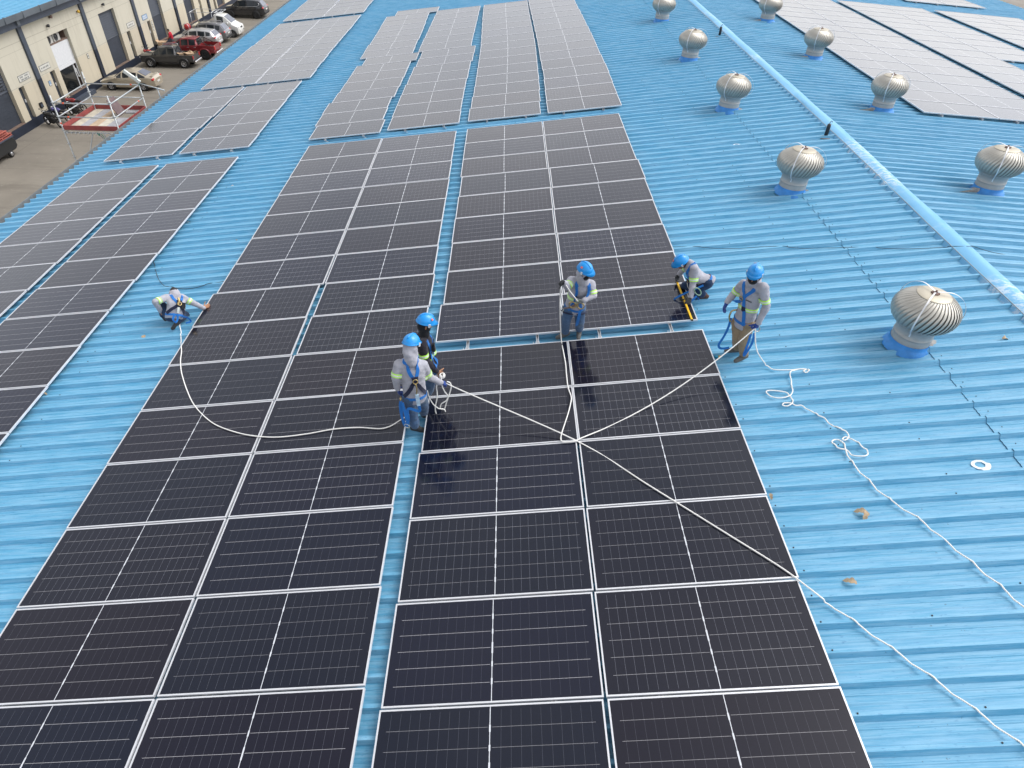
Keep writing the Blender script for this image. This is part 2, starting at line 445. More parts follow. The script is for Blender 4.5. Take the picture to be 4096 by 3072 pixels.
column(ML, [-5.03, -5.05, -5.06, -5.07, -5.08, -5.08, -5.10, -5.12, -5.05, -5.045, -5.045, -5.045, -5.055, -5.07, -5.08][::1], 11.68 - 15 * P, 'long block left of centre', 'left')
column(ML, [-2.62, -2.625, -2.645, -2.655, -2.665, -2.66, -2.62, -2.60, -2.625, -2.635, -2.635, -2.635, -2.645, -2.66, -2.67], 11.68 - 15 * P, 'long block left of centre', 'right')
column(ML, [-12.37, -12.35, -12.34, -12.36, -12.37, -12.37, -12.38][:7], 11.38 - 7 * P, 'front left block', 'left')
column(ML, [-9.69, -9.70, -9.72, -9.74, -9.73, -9.72, -9.71, -9.72, -9.72, -9.71, -9.72], 11.38 - 11 * P, 'front left block', 'right')
column(ML, [-12.31, -12.33, -12.28, -12.24, -12.23, -12.22], 19.90 - 6 * P, 'second left block', 'left')
column(ML, [-9.66, -9.69, -9.70, -9.70, -9.72, -9.72], 19.86 - 6 * P, 'second left block', 'right')
column(ML, [-11.88, -11.90, -11.89, -11.92, -11.92, -11.93, -11.87, -11.84, -11.83, -11.85], 32.93 - 10 * P, 'third left block', 'left')
column(ML, [-9.45, -9.49, -9.48, -9.50, -9.48, -9.47, -9.45, -9.43, -9.44, -9.45], 32.90 - 10 * P, 'third left block', 'right')
column(ML, [-11.87, -11.88, -11.86, -11.91, -11.89, -11.89], 33.62, 'farthest left block', 'left')
column(ML, [-9.44, -9.48, -9.45, -9.46], 33.62, 'farthest left block', 'right')
column(ML, [-5.25, -5.33, -5.36, -5.27, -5.24, -5.22, -5.22, -5.00, -5.30, -5.32, -5.29, -5.29, -5.30, -5.33, -5.35, -4.90], 32.62 - 16 * P, 'far staggered block', 'left')
column(ML, [-2.63, -2.64, -2.635, -2.62, -2.585, -2.57, -2.50, -2.47, -2.66, -2.65, -2.62, -2.60, -2.58, -2.56, -2.53], 31.45 - 15 * P, 'far staggered block', 'right')
column(ML, [0.05, 0.09, 0.12, 0.135, 0.145, 0.155, 0.165, 0.165, 0.15, 0.13, 0.11, 0.09, 0.07, 0.06, 0.05], 31.50 - 15 * P, 'far centre block', 'left')
column(ML, [2.665, 2.675, 2.69, 2.71, 2.69, 2.67, 2.67, 2.66, 2.64, 2.615, 2.60, 2.57, 2.54, 2.515, 2.50, 2.50], 30.21 - 14 * P, 'far centre block', 'right')
column(MR, [3.62] * 16, 10.97, 'block just beyond the ridge', 'left')
column(MR, [6.03] * 16, 10.97, 'block just beyond the ridge', 'right')
column(MR, [8.85] * 14, 31.05 - 14 * P, 'second block beyond the ridge', 'left')
column(MR, [11.26] * 9, 31.05 - 9 * P, 'second block beyond the ridge', 'right')
column(MR, [14.28] * 7, 30.9 - 7 * P, 'third block beyond the ridge', 'left')
column(MR, [16.70] * 5, 30.9 - 5 * P, 'third block beyond the ridge', 'right')
column(MR, [14.0], 33.5, 'farthest block beyond the ridge', 'left')
column(MR, [16.42, 16.42], 33.5, 'farthest block beyond the ridge', 'right')

# ---------------------------------------------------------------- turbine vents
def vent_proto():
    root = thing('turbine_vent', 'x', 'roof vent')
    m = MB()
    m.lathe([(0.50, -0.03), (0.47, 0.05), (0.425, 0.09), (0.410, 0.12), (0.405, 0.20)], 32, cap=False); m.build('skirt', M['skirt'], root)
    m = MB(); m.lathe([(0.40, 0.10), (0.396, 0.30), (0.394, 0.34), (0.404, 0.35), (0.394, 0.36), (0.394, 0.56), (0.43, 0.575), (0.45, 0.60), (0.42, 0.61)], 36, cap=False)
    m.build('collar', M['galv'], root)
    m = MB()   # the swollen ring of curved vanes
    zs = [0.0, 0.06, 0.13, 0.22, 0.32, 0.42, 0.52, 0.60, 0.67, 0.715]; rs = [0.45, 0.535, 0.60, 0.645, 0.665, 0.655, 0.605, 0.52, 0.42, 0.33]
    N = 40; tw = 0.6
    for b in range(N):
        a0 = 2 * PI * b / N; vs = []; fs = []
        for i, (z, r) in enumerate(zip(zs, rs)):
            t = i / (len(zs) - 1); a = a0 + tw * (t - 0.15 * math.sin(t * PI)) ; da = 2 * PI / N
            for k, (fa, dr) in enumerate(((0.0, 0.004), (0.26, 0.012), (0.60, 0.002), (0.94, -0.022), (1.22, -0.050))):
                aa = a + fa * da; rr = r + dr * (0.6 + 0.4 * math.sin(PI * min(t * 1.3, 1)))
                vs.append((rr * math.cos(aa), rr * math.sin(aa), 0.60 + z))
        for i in range(len(zs) - 1):
            for k in range(4): fs.append((i * 5 + k, i * 5 + k + 1, i * 5 + 5 + k + 1, i * 5 + 5 + k))
        m.add(vs, fs, True)
    m.build('vanes', M['vane'], root, fix=False)
    m = MB(); m.lathe([(0.46, 0.585), (0.47, 0.60), (0.47, 0.625), (0.45, 0.635)], 36, cap=False)
    for b in range(44):
        a = 2 * PI * b / 44; m.ball((0.468 * math.cos(a), 0.468 * math.sin(a), 0.622), 0.022, 4)
    m.build('lower_ring', M['galv'], root)
    m = MB(); m.lathe([(0.345, 1.303), (0.345, 1.318), (0.335, 1.325), (0.15, 1.342), (0.0, 1.345)], 40); m.build('top_plate', M['vtop'], root)
    m = MB(); m.lathe([(0.0, 0.55), (0.30, 0.56), (0.46, 0.85), (0.46, 1.05), (0.30, 1.27), (0.0, 1.28)], 24); m.build('core', M['vdark'], root)
    m = MB(); m.box((-0.07, -0.05, 1.342), (0.07, 0.05, 1.375)); m.box((-0.035, -0.075, 1.342), (0.035, 0.075, 1.37)); m.lathe([(0.02, 1.37), (0.02, 1.42), (0.0, 1.425)], 8); m.build('hub', M['rust'], root)
    for k in range(3):
        a = -2.25 + 2 * PI * k / 3; ca, sa = math.cos(a), math.sin(a)
        pts = [(0.03, 1.385), (0.30, 1.41), (0.52, 1.33), (0.67, 1.18), (0.75, 0.98), (0.72, 0.78), (0.58, 0.62), (0.44, 0.53), (0.415, 0.44)]
        path = smooth_path([(r * ca, r * sa, z) for r, z in pts], 4); b = MB()
        side = Vector((-sa, ca, 0)); vs = []; fs = []
        for i, p in enumerate(path):
            d = (path[min(i + 1, len(path) - 1)] - path[max(i - 1, 0)]).normalized(); nrm = d.cross(side)
            for u, w in ((-1, 1), (1, 1), (1, -1), (-1, -1)): vs.append(p + side * 0.015 * u + nrm * 0.003 * w)
        for i in range(len(path) - 1):
            for j in range(4): fs.append((i * 4 + j, i * 4 + (j + 1) % 4, i * 4 + 4 + (j + 1) % 4, i * 4 + 4 + j))
        b.add(vs, fs, False); b.build('bracket', M['strap'], root)
    m = MB()
    pl = [(0.40, -0.12, 0.045), (1.02, -0.03, 0.05), (1.02, 0.05, 0.05), (0.40, 0.14, 0.045), (0.40, -0.12, 0.11), (0.98, -0.02, 0.065), (0.98, 0.04, 0.065), (0.40, 0.12, 0.17)]
    m.add(pl, [(3, 2, 1, 0), (4, 5, 6, 7), (0, 1, 5, 4), (1, 2, 6, 5), (2, 3, 7, 6), (3, 0, 4, 7)], False)
    m.build('flashing_flap', M['plank'], root)
    return root
vp = vent_proto()
vents = [(8.02, -0.72), (8.10, 5.39), (8.14, 11.38), (8.18, 17.21), (8.33, 23.75), (8.35, 29.6)]
vlab = ['silver spinning roof vent nearest the camera, beside the man with khaki trousers',
        'second silver roof vent from the front on the near slope', 'third silver roof vent from the front on the near slope',
        'fourth silver roof vent from the front on the near slope', 'fifth silver roof vent from the front on the near slope',
        'roof vent cut off by the top edge of the photo']
for i, (x, y) in enumerate(vents):
    o = vp if i == 0 else copy_tree(vp)
    mt = Matrix.Translation(ML @ Vector((x, y, PAN))) @ RZ(random.uniform(-.12, .12)) @ Matrix.Rotation(random.uniform(-.02, .02), 4, 'X') @ Matrix.Rotation(random.uniform(0, .04), 4, 'Y') @ Matrix.Scale(0.765 * random.uniform(.99, 1.01), 4)
    o.matrix_local = mt; o['label'] = vlab[i]; o['group'] = 'turbine vents along the ridge'
vents = [(2.35, 5.31), (2.45, 11.27), (2.55, 17.41), (2.75, 23.84)]
vlab = ['silver roof vent beyond the ridge at the right edge of the photo', 'second roof vent from the front beyond the ridge, overlapping the solar panels',
        'third roof vent from the front beyond the ridge', 'farthest silver roof vent visible beyond the ridge']
for i, (x, y) in enumerate(vents):
    o = copy_tree(vp)
    o.matrix_local = Matrix.Translation(MR @ Vector((x, y, PAN))) @ RZ(random.uniform(-.15, .15)) @ Matrix.Rotation(random.uniform(-.02, .02), 4, 'X') @ Matrix.Scale(0.765 * random.uniform(.99, 1.01), 4); o['label'] = vlab[i]; o['group'] = 'turbine vents along the ridge'
    for ch in o.children:
        if ch.name.startswith('flashing_flap'): ch.matrix_local = RZ(PI + 0.1)
# small lifeline posts beside the ridge
for i, (y, lab) in enumerate([(8.45, 'short black post with hook on rusty plate, nearer of two by the ridge'), (20.1, 'short black post on rusty plate, farther of two by the ridge')]):
    r = thing('anchor_post', lab, 'anchor post', Matrix.Translation(ML @ Vector((10.02, y, PAN + 0.012))), 'anchor posts beside the ridge')
    m = MB(); m.prism([(-0.17, -0.10), (-0.05, 0.14), (0.17, 0.10), (0.10, -0.14)], 0.0, 0.012, 'xy'); m.build('base_plate', M['rust'], r)
    m = MB(); m.lathe([(0.052, 0.01), (0.05, 0.30), (0.045, 0.36)], 12); m.build('post', M['dark'], r)
    m = MB(); m.tube(smooth_path([(0, 0, 0.36), (0, 0, 0.40), (0.02, 0, 0.44), (0.05, 0, 0.43), (0.05, 0, 0.40)]), 0.008, 6); m.build('hook', M['dark'], r)
# ---------------------------------------------------------------- the yard and the building opposite
def yard_mat():
    t = NT('concrete_yard'); v = t.coords('Object')
    c = t.mix(t.ramp(t.noise(v, 0.25, 5, 0.6), [(0.35, 0.0), (0.7, 1.0)]), (0.185, 0.165, 0.135), (0.25, 0.225, 0.185))
    c = t.mix(t.ramp(t.noise(t.coords('Object', (0.25, 1.2, 1)), 0.6, 5, 0.7), [(0.52, 0.0), (0.70, 0.6)]), c, (0.12, 0.105, 0.085))
    c = t.mix(t.ramp(t.noise(v, 2.6, 5, 0.7), [(0.60, 0.0), (0.72, 0.35)]), c, (0.34, 0.31, 0.27))
    sx = t.n('ShaderNodeSeparateXYZ'); t.link(v, sx.inputs[0])
    j = None
    for k in (0, 1):   # saw-cut joints every 6 m
        fr = t.math('FRACT', t.math('DIVIDE', sx.outputs[k], 6.0)); j2 = t.math('LESS_THAN', fr, 0.004)
        j = j2 if j is None else t.math('MAXIMUM', j, j2)
    t.base(t.mix(t.math('MULTIPLY', j, 0.6), c, (0.07, 0.06, 0.05)))
    t.bump(t.noise(v, 9.0, 4), 0.2, 0.02)
    return t.set(0.8)
M['ground'] = yard_mat()
m = MB(); m.add([(-600, -400, GZ), (600, -400, GZ), (600, 900, GZ), (-600, 900, GZ)], [(0, 1, 2, 3)], False)
tag(m.build('ground', M['ground']), 'worn grey concrete yard between the two warehouses', 'ground', kind='structure')
def wall_mat():
    t = NT('cream_wall'); v = t.coords('Object'); sx = t.n('ShaderNodeSeparateXYZ'); t.link(v, sx.inputs[0])
    up = t.math('GREATER_THAN', sx.outputs[2], -6.72)
    c = t.mix(up, (0.52, 0.465, 0.355), (0.52, 0.49, 0.40))
    s = t.noise(t.coords('Object', (1, 2.2, 0.25)), 1.3, 5, 0.65)
    c = t.mix(t.ramp(s, [(0.5, 0.0), (0.75, 0.45)]), c, (0.34, 0.31, 0.24))
    d = t.noise(v, 3.0, 5, 0.7); c = t.mix(t.ramp(d, [(0.55, 0.0), (0.75, 0.2)]), c, (0.60, 0.56, 0.46))
    # panel joints cast in the precast wall
    z = sx.outputs[2]; y = sx.outputs[1]
    j = t.math('LESS_THAN', t.math('ABSOLUTE', t.math('SUBTRACT', z, -4.28)), 0.018)
    j = t.math('MAXIMUM', j, t.math('LESS_THAN', t.math('ABSOLUTE', t.math('SUBTRACT', z, -6.66)), 0.014))
    j = t.math('MAXIMUM', j, t.math('LESS_THAN', t.math('ABSOLUTE', t.math('SUBTRACT', z, -4.72)), 0.010))
    t.base(t.mix(t.math('MULTIPLY', j, 0.5), c, (0.20, 0.18, 0.14)))
    return t.set(0.85)
M['cream'] = wall_mat()
M['navy'] = mat('navy_paint', (0.012, 0.018, 0.034), 0.55, 0, 0.25, 2)
M['slate'] = mat('slate_paint', (0.055, 0.068, 0.092), 0.55, 0, 0.15, 2)
M['shut'] = mat('shutter_slate', (0.040, 0.048, 0.064), 0.5, 0.1, 0.12, 1.5)
M['shutd'] = mat('shutter_gap', (0.008, 0.009, 0.011), 0.8)
M['white'] = mat('white_board', (0.62, 0.63, 0.64), 0.6, 0, 0.05)
M['glassd'] = mat('dark_glass', (0.010, 0.012, 0.014), 0.08, 0, 0.1, 3, spec=0.6)
M['signw'] = mat('sign_face', (0.56, 0.55, 0.50), 0.6, 0, 0.05)
M['ink'] = mat('faded_ink', (0.20, 0.21, 0.20), 0.7)
M['signb'] = mat('sign_blue', (0.22, 0.34, 0.50), 0.6, 0, 0.1)
M['yel'] = mat('yellow_sign', (0.62, 0.38, 0.05), 0.6)
M['wood'] = mat('brown_board', (0.16, 0.11, 0.085), 0.8, 0, 0.3, 4)
M['fan'] = mat('condenser_case', (0.42, 0.41, 0.38), 0.6, 0, 0.15, 4)
bl = thing('warehouse', 'cream warehouse opposite with slate roller doors and dark blue pilasters', 'building', T(WX, 30, GZ))
BI = T(-WX, -30, -GZ)          # children keep plain world numbers
def bpart(m, name, mats, parent=bl, **k):
    return m.build(name, mats, parent, BI if parent is bl else Matrix.Identity(4), **k)
ROLL = [(33.6, 36.38, 0), (42.28, 45.0, 1), (49.87, 52.5, 0), (58.8, 61.25, 0), (66.44, 68.85, 0), (75.24, 77.6, 0), (83.4, 85.9, 0), (91.5, 94.0, 0)]
DOOR = [37.12, 41.06, 53.45, 57.6, 70.15, 74.25, 86.6, 90.3]
PIL = [31.2, 39.28, 47.45, 55.6, 63.88, 72.38, 80.6, 88.8]
ZT, ZD, ZS = -4.67, -6.70, -3.38
# wall built round its openings so each recess is real
ops = sorted([(a, b, -8.74, ZT) for a, b, k in ROLL] + [(y, y + 0.62, -8.74, ZD) for y in DOOR])
m = MB(); y = 26.0
for a, b, z0, z1 in ops:
    m.box((WX - 0.3, y, -8.74), (WX, a, ZS)); m.box((WX - 0.3, a, z1), (WX, b, ZS)); y = b
m.box((WX - 0.3, y, -8.74), (WX, 100, ZS)); m.box((WX - 25, 26, GZ), (WX - 24.7, 100, ZS)); m.box((WX - 24.7, 26, GZ), (WX - 0.3, 26.3, ZS)); m.box((WX - 24.7, 99.7, GZ), (WX - 0.3, 100, ZS))
bpart(m, 'wall', M['cream'], fix=False)
m = MB(); m.box((WX - 0.3, 26, GZ), (WX + 0.02, 100, -8.74)); bpart(m, 'plinth', M['navy'])
for a, b, k in ROLL: m = MB(); m.box((WX - 0.3, a + 0.003, -8.74), (WX + 0.03, b - 0.003, -8.70)); bpart(m, 'sill', M['wood'])
for y in PIL:
    m = MB(); m.cur = 0; m.box((WX, y, -6.72), (WX + 0.13, y + 0.45, ZS)); m.cur = 1; m.box((WX, y, -8.74), (WX + 0.132, y + 0.452, -6.72)); bpart(m, 'pilaster', [M['slate'], M['navy']])
for i, (a, b, k) in enumerate(ROLL):
    if k == 0:
        m = MB(); m.box((WX - 0.28, a, -8.70), (WX - 0.24, b, ZT)); z = ZT - 0.1
        while z > -6.65:
            m.prism([(WX - 0.24, z), (WX - 0.19, z - 0.10), (WX - 0.24, z - 0.105)], a, b); z -= 0.15
        z = -6.75
        while z > -8.65: m.box((WX - 0.242, a, z - 0.004), (WX - 0.233, b, z)); z -= 0.22
        r = bpart(m, 'roller_door', M['shut'], fix=False)
        if i == 0:
            m = MB()
            for q in range(7):
                for s in range(10):
                    if q % 2 == 0 or True: m.box((WX - 0.185, a + 0.3 + s * 0.22, -5.3 - q * 0.19 - 0.06), (WX - 0.18, a + 0.44 + s * 0.22, -5.3 - q * 0.19))
            tag(m.build('vent_slots', M['shutd'], r), kind='stuff')
for y in DOOR:
    m = MB(); m.box((WX - 0.27, y, -8.74), (WX - 0.22, y + 0.62, ZD)); d = bpart(m, 'door', M['shut'])
    m = MB(); m.box((WX - 0.215, y + 0.46, -7.75), (WX - 0.19, y + 0.56, -7.55)); m.build('lock_plate', M['white'], d)
# the open bay with air conditioners over a shop front
a, b = 42.28, 45.0
m = MB(); m.box((WX - 1.6, a, -8.7), (WX - 1.55, b, ZT)); m.box((WX - 1.55, a - 0.02, -8.7), (WX - 0.3, a, ZT)); m.box((WX - 1.55, b, -8.7), (WX - 0.3, b + 0.02, ZT)); m.box((WX - 1.55, a, ZT), (WX - 0.3, b, ZT + 0.02)); bpart(m, 'bay_lining', M['wood'])
m = MB(); m.box((WX - 1.5, a + 0.01, -5.36), (WX - 0.2, b - 0.01, -5.28)); bpart(m, 'shelf', M['wood'])
m = MB(); m.box((WX - 0.26, a + 0.01, -6.75), (WX - 0.22, b - 0.12, -5.37)); m.box((WX - 0.255, a + 0.01, -7.02), (WX - 0.20, b - 0.12, -6.76)); bpart(m, 'fascia_board', M['white'])
m = MB(); m.box((WX - 0.26, a + 0.01, -8.7), (WX - 0.24, b - 0.6, -7.03)); bpart(m, 'shop_window', M['glassd'])
m = MB()
m.box((WX - 0.24, b - 0.58, -8.7), (WX - 0.19, b - 0.50, -7.03)); m.box((WX - 0.24, b - 0.12, -8.7), (WX - 0.19, b - 0.04, -5.4)); m.box((WX - 0.235, b - 0.48, -7.6), (WX - 0.20, b - 0.40, -7.15)); m.box((WX - 0.235, b - 0.36, -7.95), (WX - 0.20, b - 0.28, -7.35)); m.box((WX - 0.235, b - 0.36, -7.98), (WX - 0.20, b - 0.14, -7.9))
bpart(m, 'door_frame', M['strap'], fix=False)
for k in range(2):
    y0 = a + 0.15 + k * 0.98
    t_ = thing('air_conditioner', ['beige outdoor air conditioner unit on shelf, nearer of two', 'beige outdoor air conditioner unit on shelf, farther of two'][k], 'air conditioner', T(WX - 0.42, y0 + 0.42, -5.28), 'air conditioners over the shop front')
    m = MB(); m.box((-0.16, -0.42, 0), (0.16, 0.42, 0.55)); m.build('casing', M['fan'], t_, bevel=0.02)
    m = MB(); m.lathe([(0.0, 0.172), (0.06, 0.175), (0.065, 0.165), (0.22, 0.165), (0.225, 0.18), (0.24, 0.18), (0.24, 0.16)], 20, (0, -0.12, 0.28), 'x', cap=False); m.build('fan_guard', M['dark'], t_)
# roof, gutter and eaves beam
m = MB(); m.box((WX + 0.0, 26, ZS), (WX + 0.5, 100, ZS + 0.55)); bpart(m, 'eaves_beam', M['slate'])
gm = mat('gutter_slate', (0.13, 0.15, 0.17), 0.5, 0.2, 0.15, 1)
m = MB(); gx = WX + 0.5; m.prism([(gx, -2.9), (gx + 0.34, -2.9), (gx + 0.40, -2.52), (gx + 0.36, -2.52), (gx + 0.30, -2.84), (gx, -2.84)], 26, 100); bpart(m, 'gutter', gm)
m = MB()
for k in range(36): m = MB(); m.box((gx + 0.3, 27 + k * 2.05, -2.91), (gx + 0.415, 27.06 + k * 2.05, -2.5)); bpart(m, 'gutter_bracket', gm)
for k in range(9): m = MB(); m.box((WX + 0.5, 30.6 + k * 8.17, -3.25), (WX + 0.62, 30.9 + k * 8.17, -2.92)); bpart(m, 'downpipe_outlet', gm)
vs = []; fs = []; yy = 26.0; row = []
while yy < 100:
    row += [(yy, 0), (yy + 0.03, 0.04), (yy + 0.09, 0.04), (yy + 0.12, 0)]; yy += RIB
for x, z in ((WX + 0.75, -2.6), (WX - 25.2, 0.4)):
    vs += [(x, y, z + h) for y, h in row]
n = len(row); m = MB(); m.add(vs, [(j, j + 1, n + j + 1, n + j) for j in range(n - 1)], False); bpart(m, 'roof', M['roof'])
# signs over the doors
def sign(y0, y1, z0, z1, lab, face, lines, group=None):
    t_ = thing('sign', lab, 'sign', T(WX, (y0 + y1) / 2, (z0 + z1) / 2), group)
    w, h = (y1 - y0) / 2, (z1 - z0) / 2
    m = MB(); m.box((0.0, -w, -h), (0.02, w, h)); m.build('border', M['ink'], t_)
    m = MB(); m.box((0.02, -w + 0.035, -h + 0.035), (0.026, w - 0.035, h - 0.035)); m.build('face', face, t_)
    m = MB()
    for z, segs in lines:
        for p, q in segs:
            x = p
            while x < q - 0.02:    # weathered letters, too worn to read
                ww = random.uniform(0.045, 0.075); m.box((0.026, x, z - 0.05), (0.029, min(x + ww, q), z + 0.05)); x += ww + 0.022
    m.build('lettering', M['ink'] if face is not M['signb'] else M['white'], t_, fix=False)
sign(37.50, 38.82, -6.46, -6.06, 'white framed sign with two lines of faded letters, nearest the camera', M['signw'], [(-0.0 + 0.07, [(-0.5, -0.12), (0.06, 0.46)]), (-0.09, [(-0.42, -0.14), (-0.06, 0.24), (0.32, 0.48)])], 'door signs on the cream warehouse')
sign(40.08, 41.38, -6.46, -6.08, 'white framed sign with one line of letters beside the shop front', M['signw'], [(0.0, [(-0.48, -0.34), (-0.26, 0.02), (0.10, 0.48)])], 'door signs on the cream warehouse')
sign(53.82, 55.18, -6.50, -6.12, 'white framed sign beyond the closed roller door', M['signw'], [(0.0, [(-0.42, 0.1), (0.2, 0.42)])], 'door signs on the cream warehouse')
sign(56.85, 57.95, -6.50, -6.08, 'small blue sign with white lines above a doorway', M['signb'], [(0.07, [(-0.35, 0.3)]), (-0.08, [(-0.4, 0.35)])], 'door signs on the cream warehouse')
sign(79.1, 80.3, -8.45, -7.8, 'orange yellow sign low on the far end of the facade', M['yel'], [], 'door signs on the cream warehouse')
sign(40.45, 40.75, -7.5, -7.15, 'small blue and white notice on the wall beside a dark door', M['signb'], [(-0.1, [(-0.1, 0.1)])])
sign(46.35, 46.6, -7.1, -6.75, 'small white notice on the wall past the shop front', M['signw'], [(0.0, [(-0.08, 0.08)])])
sign(58.35, 58.58, -7.6, -6.8, 'tall white notice between dark doorway and roller door', M['signw'], [(0.1, [(-0.06, 0.06)]), (-0.1, [(-0.06, 0.06)])])
# little wall fittings
for y, z, lab, mt in [(42.7, -4.05, 'small dark lamp on wall above the shop front', 'dark'), (50.9, -4.15, 'small dark lamp on wall above the closed roller door', 'dark'), (47.05, -3.95, 'yellow floodlight by the pilaster under the eaves', 'yel'), (43.4, -3.62, 'small rust red alarm bell high under the eaves', 'rust')]:
    t_ = thing('wall_lamp', lab, 'wall lamp', T(WX, y, z), 'small fittings on the cream wall')
    m = MB(); m.box((0, -0.04, -0.06), (0.10, 0.04, 0.02)); m.build('bracket', M['dark'], t_)
    m = MB(); m.lathe([(0.0, 0.07), (0.09, 0.08), (0.11, 0.2), (0.0, 0.22)], 10, (0, 0, 0), 'x'); m.build('lamp_head', M[mt], t_)
t_ = thing('meter_box', 'small black box low on the wall beside a pilaster', 'meter box', T(WX, 38.65, -8.25))
m = MB(); m.box((0, -0.17, -0.17), (0.1, 0.17, 0.17)); m.build('case', M['shutd'], t_, bevel=0.015)
m = MB(); m.box((0.1, -0.11, -0.1), (0.106, 0.11, 0.08)); m.build('cover', M['slate'], t_)
# yellow kerb stripe along the foot of the plinth and a step
t_ = MB(); t_.box((WX + 0.02, 41.4, GZ), (WX + 0.35, 45.3, GZ + 0.28)); tag(t_.build('step', M['slate'], None), 'dark concrete step in front of the shop front', 'step')
# ---------------------------------------------------------------- vehicles
def paint(name, col, metal=0.5, rough=0.35):
    t = NT(name); v = t.coords('Object'); t.base(t.mix(t.ramp(t.noise(v, 1.5, 4), [(0.4, 0.0), (0.7, 0.07)]), col, (0.30, 0.27, 0.23)))
    return t.set(rough, metal, 0.5, 0.8)
M['tyre'] = mat('tyre_rubber', (0.02, 0.02, 0.02), 0.85); M['rim'] = mat('alloy_rim', (0.45, 0.45, 0.46), 0.35, 0.7)
M['rimd'] = mat('dark_rim', (0.05, 0.05, 0.055), 0.4, 0.6); M['trim'] = mat('black_trim', (0.015, 0.015, 0.016), 0.6)
M['glass'] = mat('car_glass', (0.018, 0.022, 0.026), 0.06, 0, 0.1, 2, spec=0.7); M['glassl'] = mat('rear_glass', (0.10, 0.11, 0.14), 0.10, 0, 0.2, 2, spec=0.8)
M['red'] = mat('tail_lens', (0.50, 0.02, 0.02), 0.2, 0, 0.1); M['clear'] = mat('head_lens', (0.60, 0.60, 0.58), 0.15, 0.2); M['chrome'] = mat('chrome', (0.65, 0.65, 0.66), 0.15, 0.95, 0.03)
M['plate'] = mat('number_plate', (0.65, 0.65, 0.62), 0.5); M['card'] = mat('cardboard', (0.46, 0.32, 0.20), 0.85, 0, 0.15, 4)
def flaps(t_, w, d, h):
    for s, e, g in ((1, 0.2, 0.08), (-1, 0.14, 0.16)):
        m = MB(); q = [(s * w / 2, -d / 2, h), (s * w / 2, d / 2, h), (s * (w / 2 + e), d / 2, h + g), (s * (w / 2 + e), -d / 2, h + g)]; m.add(q + [(x, y, z - 0.01) for x, y, z in q], [(0, 1, 2, 3), (7, 6, 5, 4), (0, 4, 5, 1), (1, 5, 6, 2), (2, 6, 7, 3), (3, 7, 4, 0)], False); m.build('flap', M['card'], t_)
def section(x, zb, zs, zt, wb, ws, wt):
    return [(x, wb * 0.86, zb), (x, wb, zb + 0.10), (x, ws, zb + (zs - zb) * 0.62), (x, ws * 0.975, zs), (x, wt, zt - 0.05), (x, wt * 0.82, zt), (x, 0, zt + 0.012)]
def quad_patch(m, a, b, c, d, inset=0.07, off=0.012, out=None):
    a, b, c, d = map(Vector, (a, b, c, d)); ce = (a + b + c + d) / 4; nrm = (b - a).cross(d - a).normalized()
    if out is not None and nrm.dot(out) < 0: nrm = -nrm
    ps = [p + (ce - p).normalized() * min(inset, 0.45 * (ce - p).length) + nrm * off for p in (a, b, c, d)]
    m.add(ps + [p - nrm * (off + 0.02) for p in ps], [(0, 1, 2, 3), (0, 4, 5, 1), (1, 5, 6, 2), (2, 6, 7, 3), (3, 7, 4, 0)], False)
def wheel_set(root, spots, r, w, rim):
    first_ = None
    for (x, y) in spots:
        if first_ is None:
            m = MB(); m.lathe([(r * 0.62, -w / 2), (r * 0.95, -w / 2), (r, -w * 0.3), (r, w * 0.3), (r * 0.95, w / 2), (r * 0.62, w / 2)], 26, (0, 0, 0), 'y', cap=False)
            t = m.build('wheel', M['tyre'], root); k = MB()
            for s in (-1, 1):
                k.lathe([(0.0, s * w * 0.36), (r * 0.16, s * w * 0.40), (r * 0.17, s * w * 0.30), (r * 0.52, s * w * 0.22)], 20, (0, 0, 0), 'y', cap=False); k.lathe([(r * 0.52, s * w * 0.30), (r * 0.58, s * w * 0.47), (r * 0.66, s * w * 0.46)], 26, (0, 0, 0), 'y', cap=False)
                for q in range(5):
                    an = 2 * PI * q / 5; c_, s_ = math.cos(an), math.sin(an); k.bar((0.1 * r * c_, s * w * 0.38, 0.1 * r * s_), (0.6 * r * c_, s * w * 0.40, 0.6 * r * s_), 0.055, 0.03, (0, 1, 0))
            k.build('rim', rim, t, fix=False); k = MB(); k.lathe([(0.0, -w * 0.2), (r * 0.6, -w * 0.2), (r * 0.6, w * 0.2), (0, w * 0.2)], 20, (0, 0, 0), 'y'); k.build('brake_disc', M['trim'], t)
            t.matrix_local = T(x, y, r); first_ = t
        else: c = copy_tree(first_, root); c.matrix_local = T(x, y, r)
